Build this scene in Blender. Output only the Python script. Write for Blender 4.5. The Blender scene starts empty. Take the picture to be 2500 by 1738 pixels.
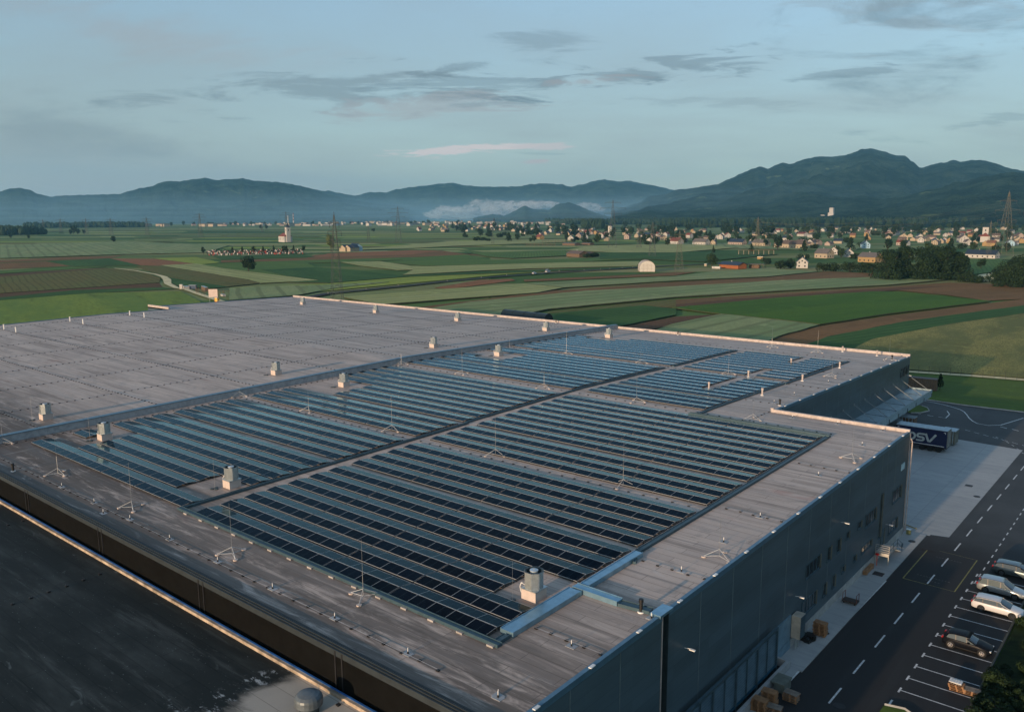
import bpy, math, random
from math import sin, cos, pi, radians, sqrt, atan2, floor
from mathutils import Vector, Matrix, noise
random.seed(7)
scene = bpy.context.scene
COL = scene.collection
# ---------------------------------------------------------------- camera, solved from the picture's vanishing points
F, YAW, PIT, ROLL, CAMZ = 2030.0, radians(40.11), radians(9.58), radians(-.294), 40.5
fw = Vector((-sin(YAW)*cos(PIT), cos(YAW)*cos(PIT), -sin(PIT)))
rt = Vector((cos(YAW), sin(YAW), 0)); up = rt.cross(fw)
rt2 = rt*cos(ROLL)+up*sin(ROLL); up2 = rt2.cross(fw)
cd = bpy.data.cameras.new('camera'); cam = bpy.data.objects.new('camera', cd); COL.objects.link(cam)
cam.matrix_world = Matrix(((rt2.x, up2.x, -fw.x, 0), (rt2.y, up2.y, -fw.y, 0), (rt2.z, up2.z, -fw.z, CAMZ), (0, 0, 0, 1)))
cd.sensor_width = 36; cd.sensor_fit = 'HORIZONTAL'; cd.lens = F/2500*36; cd.clip_start = .5; cd.clip_end = 60000
scene.camera = cam
def ray(px, py): return rt2*((px-1250)/F) - up2*((py-869)/F) + fw
def G(px, py, z=0.):
    d = ray(px, py); t = (z-CAMZ)/d.z
    return Vector((d.x*t, d.y*t, z))
def far(px, py, D):
    d = ray(px, py); t = D/sqrt(d.x*d.x+d.y*d.y)
    return Vector((d.x*t, d.y*t, CAMZ+d.z*t))
def dist(v): return sqrt(v.x*v.x+v.y*v.y)
def zr(y): return 12.5+.95*(y-30)/76 if y < 106 else 13.45-1.35*(y-106)/72
def RF(px, py, dz=0.):
    z = 13.
    for _ in range(25): g = G(px, py, z+dz); z = zr(g.y)
    return Vector((g.x, g.y, z))
# ---------------------------------------------------------------- mesh building
CH = {}
def par(o, p):
    o.parent = p; CH.setdefault(p.name, []).append(o)
class MB:
    def __init__(s): s.v = []; s.f = []; s.m = []
    def add(s, vs, fs, m=0):
        n = len(s.v); s.v += [tuple(v) for v in vs]
        for f in fs: s.f.append([i+n for i in f]); s.m.append(m)
    def box(s, x0, y0, z0, x1, y1, z1, m=0, M=None):
        vs = [Vector(p) for p in ((x0,y0,z0),(x1,y0,z0),(x1,y1,z0),(x0,y1,z0),(x0,y0,z1),(x1,y0,z1),(x1,y1,z1),(x0,y1,z1))]
        if M is not None: vs = [M @ v for v in vs]
        s.add(vs, [(0,3,2,1),(4,5,6,7),(0,1,5,4),(1,2,6,5),(2,3,7,6),(3,0,4,7)], m)
    def quad(s, a, b, c, d, m=0): s.add([a, b, c, d], [(0,1,2,3)], m)
    def prism(s, poly, z0, z1, m=0, mside=None):
        n = len(poly); vs = [(p[0], p[1], z0) for p in poly]+[(p[0], p[1], z1) for p in poly]
        s.add(vs, [tuple(range(n, 2*n))], m)
        s.add(vs, [tuple(range(n-1, -1, -1))]+[(i, (i+1) % n, n+(i+1) % n, n+i) for i in range(n)], m if mside is None else mside)
    def tube(s, a, b, r, n=6, m=0, r2=None):
        a = Vector(a); b = Vector(b); d = (b-a)
        if d.length < 1e-6: return
        d.normalize(); q = Vector((0,0,1)) if abs(d.z) < .9 else Vector((1,0,0))
        u = d.cross(q).normalized(); w = d.cross(u); r2 = r if r2 is None else r2
        vs = []
        for p, rr in ((a, r), (b, r2)):
            for i in range(n):
                t = 2*pi*i/n; vs.append(p+u*cos(t)*rr+w*sin(t)*rr)
        s.add(vs, [(i, (i+1) % n, n+(i+1) % n, n+i) for i in range(n)]+[tuple(range(n-1, -1, -1)), tuple(range(n, 2*n))], m)
    def cyl(s, c, r, h, n=12, m=0, r2=None): s.tube(c, (c[0], c[1], c[2]+h), r, n, m, r2)
    def path(s, pts, r, n=6, m=0):
        for a, b in zip(pts, pts[1:]): s.tube(a, b, r, n, m)
    def torus(s, c, R, r, ax=(0,0,1), n=12, k=5, m=0):
        ax = Vector(ax).normalized(); q = Vector((0,0,1)) if abs(ax.z) < .9 else Vector((1,0,0))
        u = ax.cross(q).normalized(); w = ax.cross(u); c = Vector(c); vs = []
        for i in range(n):
            t = 2*pi*i/n; e = u*cos(t)+w*sin(t)
            for j in range(k):
                a = 2*pi*j/k; vs.append(c+e*(R+r*cos(a))+ax*r*sin(a))
        s.add(vs, [(i*k+j, ((i+1) % n)*k+j, ((i+1) % n)*k+(j+1) % k, i*k+(j+1) % k) for i in range(n) for j in range(k)], m)
    def build(s, name, mats, parent=None, loc=None, smooth=False):
        us = sorted({i for f in s.f for i in f})
        if len(us) != len(s.v):
            mp_ = {o_: n_ for n_, o_ in enumerate(us)}; s.v = [s.v[i] for i in us]; s.f = [[mp_[i] for i in f] for f in s.f]
        me = bpy.data.meshes.new(name); me.from_pydata(s.v, [], s.f)
        if not isinstance(mats, (list, tuple)): mats = [mats]
        for mt in mats: me.materials.append(mt)
        if any(s.m): me.polygons.foreach_set('material_index', s.m)
        if smooth: me.polygons.foreach_set('use_smooth', [True]*len(s.f))
        me.update()
        o = bpy.data.objects.new(name, me); COL.objects.link(o)
        if parent: par(o, parent)
        if loc is not None: o.location = loc
        return o
def tag(o, label=None, cat=None, group=None, kind=None):
    if label: o['label'] = label
    if cat: o['category'] = cat
    if group: o['group'] = group
    if kind: o['kind'] = kind
    return o
def thing(name, label, cat, loc=(0,0,0), rz=0, group=None):
    o = bpy.data.objects.new(name, None); COL.objects.link(o); o.empty_display_size = .5
    o.location = loc; o.rotation_euler = (0, 0, rz)
    return tag(o, label, cat, group)
def inst(o, name, parent, loc=(0,0,0), rz=0):
    c = bpy.data.objects.new(name, o.data); COL.objects.link(c); par(c, parent); c.location = loc
    c.rotation_euler = (0, 0, rz); return c
def dup(o, loc=None, rz=None, label=None, group=None, parent=None, scale=None):
    c = o.copy(); COL.objects.link(c)
    if parent is not None: par(c, parent)
    if loc is not None: c.location = loc
    if rz is not None: c.rotation_euler = (0, 0, rz)
    if scale is not None: c.scale = scale if hasattr(scale, '__len__') else (scale,)*3
    if label: c['label'] = label
    if group: c['group'] = group
    for ch in list(CH.get(o.name, [])): dup(ch, parent=c)
    return c
ORD = ['first','second','third','fourth','fifth','sixth','seventh','eighth','ninth','tenth','eleventh','twelfth','thirteenth','fourteenth','fifteenth','sixteenth','seventeenth','eighteenth','nineteenth','twentieth','twenty-first','twenty-second','twenty-third','twenty-fourth','twenty-fifth','twenty-sixth','twenty-seventh','twenty-eighth','twenty-ninth','thirtieth','thirty-first','thirty-second','thirty-third','thirty-fourth','thirty-fifth','thirty-sixth','thirty-seventh','thirty-eighth','thirty-ninth','fortieth','forty-first','forty-second']
# ---------------------------------------------------------------- materials
class NT:
    def __init__(s, tree): s.t = tree; s.n = tree.nodes; s.l = tree.links
    def new(s, typ, **k):
        n = s.n.new(typ)
        for a, b in k.items():
            if a == 'ins':
                for i, v in b.items():
                    if hasattr(v, 'is_linked') or isinstance(v, bpy.types.NodeSocket): s.l.new(v, n.inputs[i])
                    else: n.inputs[i].default_value = v
            else: setattr(n, a, b)
        return n
    def math(s, op, a, b=0., c=None, clamp=False):
        n = s.n.new('ShaderNodeMath'); n.operation = op; n.use_clamp = clamp
        for i, v in enumerate((a, b, c)):
            if v is None: continue
            if isinstance(v, bpy.types.NodeSocket): s.l.new(v, n.inputs[i])
            else: n.inputs[i].default_value = v
        return n.outputs[0]
    def mix(s, f, a, b, mode='MIX'):
        n = s.n.new('ShaderNodeMix'); n.data_type = 'RGBA'; n.blend_type = mode; n.clamp_factor = True
        for i, v in ((0, f), (6, a), (7, b)):
            if isinstance(v, bpy.types.NodeSocket): s.l.new(v, n.inputs[i])
            elif i: n.inputs[i].default_value = (*v[:3], 1)
            else: n.inputs[i].default_value = v
        return n.outputs[2]
    def ramp(s, x, a, b, lo=0., hi=1., smooth=True):
        n = s.n.new('ShaderNodeMapRange'); n.interpolation_type = 'SMOOTHSTEP' if smooth else 'LINEAR'; n.clamp = True
        s.l.new(x, n.inputs[0]) if isinstance(x, bpy.types.NodeSocket) else None
        for i, v in ((1, a), (2, b), (3, lo), (4, hi)): n.inputs[i].default_value = v
        return n.outputs[0]
    def noise(s, vec, scale, detail=4, rough=.55, dist=0.):
        n = s.n.new('ShaderNodeTexNoise'); n.inputs['Scale'].default_value = scale; n.inputs['Detail'].default_value = detail
        n.inputs['Roughness'].default_value = rough; n.inputs['Distortion'].default_value = dist
        if vec is not None: s.l.new(vec, n.inputs['Vector'])
        return n.outputs[0]
    def mapping(s, vec, sc=(1,1,1), rot=(0,0,0), loc=(0,0,0)):
        n = s.n.new('ShaderNodeMapping'); s.l.new(vec, n.inputs[0])
        n.inputs['Scale'].default_value = sc; n.inputs['Rotation'].default_value = rot; n.inputs['Location'].default_value = loc
        return n.outputs[0]
def newmat(name):
    m = bpy.data.materials.new(name); m.use_nodes = True; nt = NT(m.node_tree)
    b = m.node_tree.nodes['Principled BSDF']; return m, nt, b
def objc(nt): return nt.new('ShaderNodeTexCoord').outputs['Object']
def posc(nt): return nt.new('ShaderNodeNewGeometry').outputs['Position']
def mat(name, col, rough=.6, metal=0., var=.18, scale=1.5, spec=.4, world=False, bump=0., bscale=None, stretch=(1,1,1)):
    m, nt, b = newmat(name)
    c = posc(nt) if world else objc(nt); c = nt.mapping(c, stretch)
    n = nt.noise(c, scale, 5, .6)
    k = nt.ramp(n, .3, .7, 1-var, 1+var)
    cc = nt.new('ShaderNodeVectorMath', operation='SCALE', ins={0: col[:3]}); nt.l.new(k, cc.inputs['Scale'])
    nt.l.new(cc.outputs[0], b.inputs['Base Color'])
    b.inputs['Roughness'].default_value = rough; b.inputs['Metallic'].default_value = metal; b.inputs['Specular IOR Level'].default_value = spec
    if bump:
        bp = nt.new('ShaderNodeBump'); bp.inputs['Strength'].default_value = bump; bp.inputs['Distance'].default_value = .05
        nt.l.new(nt.noise(c, bscale or scale*4, 3), bp.inputs['Height']); nt.l.new(bp.outputs[0], b.inputs['Normal'])
    return m
# ================================================================ MATERIALS
def roof_material(name, base, stain=False):
    m, nt, b = newmat(name); p = posc(nt)
    br = nt.new('ShaderNodeTexBrick', offset=.37, ins={'Vector': p, 'Scale': 1., 'Mortar Size': .035, 'Mortar Smooth': .6, 'Bias': -.1, 'Brick Width': 9.3, 'Row Height': 1.05,
        'Color1': (1,1,1,1), 'Color2': (.80,.80,.81,1), 'Mortar': (.4,.39,.38,1)})
    base = (*base, 1)
    c = nt.mix(1., base, br.outputs[0], 'MULTIPLY')
    n1 = nt.noise(nt.mapping(p, (.05,.05,.05)), 1., 6, .6)
    c = nt.mix(nt.ramp(n1, .42, .66, 0, .38), c, (.36,.29,.25))
    n2 = nt.noise(nt.mapping(p, (.06,.9,.5)), 1., 6, .65)             # dirt dragged along the sheets
    c = nt.mix(nt.ramp(n2, .48, .7, 0, .6), c, (.15,.13,.115))
    n2b = nt.noise(nt.mapping(p, (.035,1.9,.5), loc=(5,2,0)), 1., 4, .6); c = nt.mix(nt.ramp(n2b, .58, .66, 0, .5), c, (.17,.155,.145))
    n7 = nt.noise(nt.mapping(p, (.3,.45,.3), loc=(2,8,0)), 1., 7, .7, .4); c = nt.mix(nt.ramp(n7, .54, .64, 0, .4), c, (.2,.185,.17)); c = nt.mix(nt.ramp(n7, .30, .40, .35, 0), c, (.55,.51,.48))
    n3 = nt.noise(p, 1.7, 5, .7)
    c = nt.mix(nt.ramp(n3, .5, .8, 0, .3), c, (.22,.19,.165))
    n4 = nt.noise(nt.mapping(p, (.12,.25,.1), loc=(4,9,0)), 1., 5, .6)
    c = nt.mix(nt.ramp(n4, .63, .74, 0, .5), c, (.34,.17,.13))       # rusty patches
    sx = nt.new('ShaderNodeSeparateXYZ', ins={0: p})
    # darker streaked zone along the near edge and left corner of the roof
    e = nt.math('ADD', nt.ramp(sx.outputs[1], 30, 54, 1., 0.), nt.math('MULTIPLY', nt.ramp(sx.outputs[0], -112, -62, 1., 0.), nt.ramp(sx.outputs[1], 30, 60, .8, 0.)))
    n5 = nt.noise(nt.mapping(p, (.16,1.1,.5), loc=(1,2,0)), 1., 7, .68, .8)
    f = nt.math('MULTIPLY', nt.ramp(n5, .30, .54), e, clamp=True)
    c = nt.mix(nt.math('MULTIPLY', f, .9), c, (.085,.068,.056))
    n6 = nt.noise(nt.mapping(p, (1.3,.14,.5), rot=(0,0,.25), loc=(7,3,0)), 1., 6, .7, 1.5)
    c = nt.mix(nt.math('MULTIPLY', nt.math('MULTIPLY', nt.ramp(n6, .56, .68), nt.ramp(sx.outputs[0], -104, -84, 1., 0.)), nt.ramp(sx.outputs[1], 30, 52, .5, 0.)), c, (.4,.37,.34))
    nt.l.new(c, b.inputs['Base Color'])
    nt.l.new(nt.ramp(n2, .3, .7, .5, .75), b.inputs['Roughness']); b.inputs['Specular IOR Level'].default_value = .32
    bp = nt.new('ShaderNodeBump'); bp.inputs['Strength'].default_value = .25; bp.inputs['Distance'].default_value = .02
    nt.l.new(nt.noise(nt.mapping(p, (.6,3,1)), 1.2, 4), bp.inputs['Height']); nt.l.new(bp.outputs[0], b.inputs['Normal'])
    return m
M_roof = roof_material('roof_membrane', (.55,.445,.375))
def cladding(name, col, rows=.3):
    m, nt, b = newmat(name); p = posc(nt); sx = nt.new('ShaderNodeSeparateXYZ', ins={0: p})
    w = nt.math('FRACT', nt.math('DIVIDE', sx.outputs[2], 1.02)); g = nt.ramp(nt.math('ABSOLUTE', nt.math('SUBTRACT', w, .5)), .478, .498, 1., .55)
    n = nt.ramp(nt.noise(nt.mapping(p, (.1,.1,.6)), 1., 3), .3, .7, .88, 1.12)
    pan = nt.new('ShaderNodeTexWhiteNoise', noise_dimensions='2D'); cb = nt.new('ShaderNodeCombineXYZ')
    nt.l.new(nt.math('FLOOR', nt.math('DIVIDE', sx.outputs[1], 5.58)), cb.inputs[0]); nt.l.new(nt.math('FLOOR', nt.math('DIVIDE', sx.outputs[2], 1.02)), cb.inputs[1]); nt.l.new(cb.outputs[0], pan.inputs['Vector'])
    k = nt.math('MULTIPLY', nt.math('MULTIPLY', g, n), nt.ramp(pan.outputs[0], 0, 1, .9, 1.08, False))
    c = nt.new('ShaderNodeVectorMath', operation='SCALE', ins={0: col}); nt.l.new(k, c.inputs['Scale']); nt.l.new(c.outputs[0], b.inputs['Base Color'])
    b.inputs['Roughness'].default_value = .42; b.inputs['Specular IOR Level'].default_value = .35
    return m
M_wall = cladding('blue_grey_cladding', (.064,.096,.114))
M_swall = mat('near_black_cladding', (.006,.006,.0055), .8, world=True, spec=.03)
M_joint = mat('panel_joint', (.13,.17,.18), .5)
M_cap = mat('blue_parapet_flashing', (.10,.19,.26), .4, .4, .1, world=True)
M_upst = mat('pale_upstand_membrane', (.42,.36,.33), .6, world=True)
M_divw = mat('grey_upstand', (.3,.315,.33), .6, world=True)
M_black = mat('black_plastic', (.012,.012,.013), .5)
M_galv = mat('galvanised_steel', (.46,.5,.5), .38, .75, .12, 3)
M_white = mat('white_paint', (.72,.71,.68), .5)
M_vbase = mat('vent_kerb_membrane', (.5,.42,.37), .6, var=.08)
M_conc = mat('concrete', (.36,.36,.34), .8, world=True, scale=.5, var=.22)
M_tray = mat('teal_cable_tray', (.045,.085,.105), .5, .2, .12, world=True)
M_bridge = mat('pale_blue_tray_cover', (.24,.4,.5), .35, .7, .1, world=True)
M_blk = mat('ballast_block', (.33,.31,.29), .8)
M_glass = mat('window_glass', (.02,.03,.035), .08, 0, .1, spec=.8)
M_frame = mat('pale_window_reveal', (.12,.13,.11), .5)
M_steel = mat('blue_grey_steel', (.06,.105,.13), .45, .35, world=True)
M_wire = mat('aluminium_wire', (.5,.5,.5), .4, .8)
# ================================================================ WAREHOUSE
XW, XR, YN, YJ, YF, XD = -27.1, -44.9, 31.0, 109.8, 177.6, -115.0
XL1, XL2, YL = -239.3, -252.0, 123.9
wh = thing('warehouse', 'long blue-grey warehouse with solar panels on its flat roof', 'warehouse')
def roofpoly(x0, x1, y0, y1, name, mb):
    ys = [y0]+[y for y in (YJ, 106.) if y0 < y < y1]+[y1]; ys = sorted(set(ys))
    for a, b in zip(ys, ys[1:]): mb.quad((x0,a,zr(a)), (x1,a,zr(a)), (x1,b,zr(b)), (x0,b,zr(b)))
mb = MB()
roofpoly(XD, XW, YN, YJ, '', mb); roofpoly(XD, XR, YJ, YF, '', mb)
roofpoly(XL1, XD, YN, YL, '', mb); roofpoly(XL2, XD, YL, YF, '', mb)
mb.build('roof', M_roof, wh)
# walls
w = MB()
def vwall(a, b, m=0, z1=None, z0=0.):
    ya, yb = a[1], b[1]
    pts = [a]+([(a[0], 106.)] if a[0] == b[0] and min(ya,yb) < 106 < max(ya,yb) else [])+[b]
    for p, q in zip(pts, pts[1:]):
        w.quad((p[0],p[1],z0), (q[0],q[1],z0), (q[0],q[1],zr(q[1])+.1), (p[0],p[1],zr(p[1])+.1), m)
vwall((XW,YN),(XW,48.35)); vwall((XW,49.35),(XW,YJ)); vwall((XW,YJ),(XR,YJ)); vwall((XR,YJ),(XR,YF)); vwall((XR,YF),(XL2,YF))
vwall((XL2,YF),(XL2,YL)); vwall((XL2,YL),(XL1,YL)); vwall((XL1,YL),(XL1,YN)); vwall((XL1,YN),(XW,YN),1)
for a, b in (((XW,48.35),(XW-.5,48.35)), ((XW-.5,48.35),(XW-.5,49.35)), ((XW-.5,49.35),(XW,49.35))): vwall(a, b, 2)
M_rec = mat('dark_recess', (.03,.045,.05), .5)
w.build('wall', [M_wall, M_swall, M_rec], wh)
# vertical joints of the panels
def one(name, mt, *a, parent=None):
    j = MB(); j.box(*a); return j.build(name, mt, parent or wh)
y = 37.45
while y < 109:
    if abs(y-48.9) > 1: one('wall_joint', M_joint, XW, y-.035, .4, XW+.02, y+.035, zr(y)+.02)
    y += 5.58
for y in [114+5.58*i for i in range(12)]: one('wall_joint', M_joint, XR, y-.035, .4, XR+.02, y+.035, zr(y)+.02)
for y in (82.1, 100.9): one('wall_joint', M_joint, XW, y-.03, .4, XW+.015, y+.03, zr(y))
for x in (-41.,-58.,-75.5,-92.5,-110,-127,-145,-162,-180,-198,-215,-232):
    for s in (-.35, .35): one('wall_joint', M_black, x+s-.06, YN-.05, 6, x+s+.06, YN, zr(YN)+.05)
# parapets
def para(mb, a, b, wd, h, nx, ny, m=0):
    """upstand from a to b (roof coordinates), thickness wd toward (nx,ny) inward"""
    ys = sorted({a[1], b[1]} | ({106.} if min(a[1],b[1]) < 106 < max(a[1],b[1]) else set())); 
    segs = [(a, b)] if len(ys) < 3 else [(a, (a[0], 106.)), ((b[0], 106.), b)]
    for p, q in segs:
        zp, zq = zr(p[1]), zr(q[1]); i = (nx*wd, ny*wd)
        v = [(p[0],p[1],zp-.3),(q[0],q[1],zq-.3),(q[0]+i[0],q[1]+i[1],zq-.3),(p[0]+i[0],p[1]+i[1],zp-.3),
             (p[0],p[1],zp+h),(q[0],q[1],zq+h),(q[0]+i[0],q[1]+i[1],zq+h),(p[0]+i[0],p[1]+i[1],zp+h)]
        mb.add(v, [(0,3,2,1),(4,5,6,7),(0,1,5,4),(1,2,6,5),(2,3,7,6),(3,0,4,7)], m)
def pp(mt, *a):
    c = MB(); para(c, *a); c.build('parapet', mt, wh)
o = .03
pp(M_cap, (XW+o,YN+.45), (XW+o,48.3), .3, .14, -1, 0); pp(M_cap, (XW+o,49.4), (XW+o,YJ-.4), .3, .14, -1, 0)
pp(M_cap, (XR+o,YJ+.05), (XR+o,YF-.4), .3, .14, -1, 0)
pp(M_cap, (XL1-o,YN+.45), (XL1-o,YL-.5), .3, .16, 1, 0); pp(M_cap, (XL2-o,YL+.1), (XL2-o,YF-.4), .3, .16, 1, 0)
pp(M_upst, (XR,YJ+.02), (XW+o,YJ+.02), .42, .42, 0, -1); pp(M_upst, (XL2,YF+.02), (XR+o,YF+.02), .4, .55, 0, -1)
pp(M_upst, (XL2-.0,YL), (XL1,YL), .35, .75, 0, 1)
c = MB(); c.cyl((XR-.1, YJ-.15, zr(YJ)), .28, .6, 10); c.build('corner_post', M_upst, wh)
c = MB()
for k in range(4): para(c, (XL1,YN-.02+k*.19), (XW+o,YN-.02+k*.19), .14, .12+.05*k-(.07 if k > 2 else 0), 0, 1)
M_ledge = mat('ribbed_edge_flashing', (.022,.03,.034), .6, .1, world=True)
c.build('parapet', M_ledge, wh)
# divider between the roof halves
c = MB(); para(c, (XD,YN+.6), (XD,YF-.4), .75, .95, 1, 0); c.build('fire_wall', M_divw, wh)
c = MB()
for a, b in ((YN+.5, 106.), (106., YF-.35)):
    za, zb = zr(a)+.951, zr(b)+.951
    c.add([(XD-.1,a,za),(XD+.86,a,za),(XD+.86,b,zb),(XD-.1,b,zb),(XD-.1,a,za+.07),(XD+.86,a,za+.07),(XD+.86,b,zb+.07),(XD-.1,b,zb+.07)], [(0,3,2,1),(4,5,6,7),(0,1,5,4),(1,2,6,5),(2,3,7,6),(3,0,4,7)])
c.build('fire_wall_cap', M_cap, wh)
c = MB(); c.box(XW-.75, 47.95, 12.75, XW+.12, 49.75, 12.95); c.build('corner_cap', M_bridge, wh)
c = MB(); c.box(XW-.02, 48.37, 0, XW+.05, 48.45, 12.7); c.box(XW+.0, YJ-.09, .3, XW+.1, YJ+.1, 13.3); c.tube((XW+.1,YJ+.05,12.6),(XW+.32,YJ+.1,12.2),.07); c.tube((XW+.32,YJ+.1,12.2),(XW+.24,YJ+.1,.4),.07)
c.build('corner_trim', M_upst, wh)
c = MB(); c.box(XW, 69.3, 0, XW+.08, YJ-.15, .95); c.build('plinth', M_conc, wh)
# small pale clips on the flashing
y = 34.2
while y < 108: one('flashing_clip', M_white, XW-.12, y-.25, zr(y)+.141, XW+.1, y+.25, zr(y)+.2); y += 5.58
y = 114.
while y < 176: one('flashing_clip', M_white, XR-.12, y-.25, zr(y)+.141, XR+.1, y+.25, zr(y)+.2); y += 5.58
# windows in the side wall (y0,y1,z0,z1,panes,open sashes)
def window(y0, y1, z0, z1, n):
    f = MB(); d = .06; x = XW
    f.box(x, y0, z0, x+d, y0+.1, z1); f.box(x, y1-.1, z0, x+d, y1, z1); f.box(x, y0+.1, z0, x+d, y1-.1, z0+.08); f.box(x, y0+.1, z1-.08, x+d, y1-.1, z1)
    for i in range(1, n):
        yy = y0+(y1-y0)*i/n; f.box(x, yy-.05, z0+.08, x+d-.005, yy+.05, z1-.08)
    # projecting reveal on the far side, pale, as in the picture
    f.box(x+.0601, y1-.07, z0, x+.17, y1, z1, 1)
    fr = f.build('window', [M_steel, M_frame], wh)
    g = MB(); g.box(x+.001, y0+.1, z0+.08, x+.02, y1-.1, z1-.08); g.build('pane', M_glass, fr)
    s = MB(); s.box(x, y0-.05, z0-.07, x+.14, y1+.05, z0); s.build('sill', M_steel, fr)
for a in ((75.9,79.7,5.75,7.2,4),(75.4,79.1,2.1,3.6,4),(81.7,82.7,5.6,7.15,1),(84.5,85.5,5.6,7.1,1),(87.3,88.2,6.2,7.05,1),(91.1,92.2,6.2,7.05,1),(93.7,97.4,5.6,7.15,4),
          (98.9,99.8,2.7,8.15,1),(103.9,107.4,5.6,7.25,3),(103.2,106.6,1.85,3.25,3),(92.9,96.5,2.7,3.55,3),(90.2,91.1,2.7,3.4,1),(86.4,87.4,2.7,3.45,1),(83.7,84.5,2.0,3.4,1),(81.0,81.9,2.05,3.45,1)): window(*a)
d = MB(); d.box(XW, 100.2, 1.2, XW+.07, 101.5, 3.3); dd = d.build('door', M_steel, wh)
d = MB(); d.box(XW+.0701, 101.2, 1.25, XW+.14, 101.5, 3.3); d.build('door_reveal', M_frame, dd)
d = MB(); d.box(XW, 69.6, .96, XW+.1, 72.6, 3.45); d.box(XW+.0801, 69.6, .05, XW+.13, 72.6, .95)
d.build('door', mat('pale_blue_door', (.13,.22,.28), .4), wh)
for y, z in ((85.5,8.7),(73.6,4.9),(51.85,8.9),(101.9,3.6),(176.2,8.5)):
    x = XW if y < 170 else XR
    l = MB(); l.tube((x,y,z),(x+.45,y+.05,z+.06),.025); l.box(x+.4, y-.09, z, x+.85, y+.11, z+.08)
    l.build('wall_lamp', M_white, wh)
s = MB(); s.box(XW, 106.8, 9.1, XW+.06, 108.2, 9.9); s.build('wall_sign', mat('pale_sign', (.45,.6,.65), .5), wh)
# loading dock canopy on the set-back wall
c = MB(); c.box(XR+.01, 122, 5.4, -40.6, 178.1, 5.55); c.box(-40.6, 122, 4.5, -40.5, 178.1, 5.85); c.box(XR+.01, 178.1, 4.5, -40.5, 178.2, 5.85)
for y in [133+5.6*i for i in range(9)]: c.box(-40.5, y-.1, 4.5, -40.42, y+.1, 5.2, 1)
cn = c.build('canopy', [mat('pale_canopy', (.24,.33,.37), .5, world=True), M_rec], wh)
for y in [133.3+5.6*i for i in range(8)]+[178.0]:
    s = MB(); s.tube((XR, y-.1, 8.15), (-41.0, y, 5.6), .05); s.box(XR+.2, y+.0, 5.551, -40.8, y+.08, 5.6, 1); s.box(XR, y-.25, 8.0, XR+.12, y+.05, 8.35)
    s.build('tie_rod', [mat('tie_rod', (.2,.22,.22), .5) if y < 134 else bpy.data.materials['tie_rod'], M_rec], cn)
# letters on the far end of the set-back wall
def stroke(mb, pts, wd, to3, closed=False, th=.08):
    n = len(pts); L = []; R_ = []
    for i in range(n):
        p = Vector(pts[i]); a = Vector(pts[(i-1) % n] if (closed or i) else pts[i]); b = Vector(pts[(i+1) % n] if (closed or i < n-1) else pts[i])
        t = (b-a).normalized(); nn = Vector((-t.y, t.x))
        L.append(p+nn*wd/2); R_.append(p-nn*wd/2)
    rng = range(n if closed else n-1)
    for i in rng:
        k = (i+1) % n; q = [L[i], L[k], R_[k], R_[i]]
        v = [to3(u.x, u.y, 0) for u in q]+[to3(u.x, u.y, th) for u in q]
        mb.add(v, [(0,1,2,3),(4,7,6,5),(0,4,5,1),(1,5,6,2),(2,6,7,3),(3,7,4,0)])
def arc(cx, cy, r, a0, a1, n=8, ry=None): return [(cx+r*cos(radians(a0+(a1-a0)*i/n)), cy+(ry or r)*sin(radians(a0+(a1-a0)*i/n))) for i in range(n+1)]
def logo(to3, H, name, m, parent):
    """three heavy rounded capitals D S V, unit height 1 scaled to H"""
    W_ = .22; sh = .16
    D = [(.0,.89),(.62,.89)]+arc(.66,.5,.39,90,-90,8)[1:]+[(.0,.11),(.0,.62)]
    S = [(1.98,.89),(1.48,.89)]+arc(1.46,.695,.195,90,270,6)[1:]+[(1.78,.5)]+arc(1.78,.305,.195,90,-90,6)[1:]+[(1.24,.11)]
    V = [(2.2,1.0),(2.52,.1),(2.62,.1),(3.22,1.0)]
    for ch in (D, S, V):
        mb = MB(); stroke(mb, [((x+sh*(y if ch is not V else 0))*H, y*H) for x, y in ch], W_*H, to3); mb.build('letter', m, parent)
logo(lambda a, b, t: (XR+.01+t, 171.4+a, 8.75+b), 1.75, 'logo', mat('navy_letters', (.006,.01,.025), .4), wh)
# ================================================================ NEIGHBOUR BUILDING
nb = thing('low_warehouse', 'lower warehouse with dark stained roof in the near corner', 'warehouse')
m, nt, b = newmat('stained_cream_roof'); p = posc(nt); sx = nt.new('ShaderNodeSeparateXYZ', ins={0: p})
n = nt.noise(nt.mapping(p, (.12,.16,.1)), 1., 8, .62, .6)
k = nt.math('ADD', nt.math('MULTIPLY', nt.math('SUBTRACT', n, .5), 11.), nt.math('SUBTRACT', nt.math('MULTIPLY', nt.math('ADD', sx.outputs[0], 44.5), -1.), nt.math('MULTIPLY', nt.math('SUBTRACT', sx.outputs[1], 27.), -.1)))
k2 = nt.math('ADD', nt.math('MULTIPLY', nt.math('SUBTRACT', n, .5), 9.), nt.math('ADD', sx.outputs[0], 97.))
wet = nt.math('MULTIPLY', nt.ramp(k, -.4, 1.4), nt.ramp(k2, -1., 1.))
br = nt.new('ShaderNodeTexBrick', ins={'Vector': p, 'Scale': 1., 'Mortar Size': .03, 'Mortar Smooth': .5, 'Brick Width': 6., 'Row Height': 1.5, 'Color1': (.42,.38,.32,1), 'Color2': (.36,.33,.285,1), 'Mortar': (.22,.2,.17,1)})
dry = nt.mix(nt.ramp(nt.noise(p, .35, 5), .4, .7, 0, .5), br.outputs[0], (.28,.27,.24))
br2 = nt.new('ShaderNodeTexBrick', ins={'Vector': p, 'Scale': 1., 'Mortar Size': .05, 'Mortar Smooth': .8, 'Brick Width': 9., 'Row Height': 1.5, 'Color1': (1,1,1,1), 'Color2': (.8,.8,.8,1), 'Mortar': (.55,.55,.55,1)})
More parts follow.
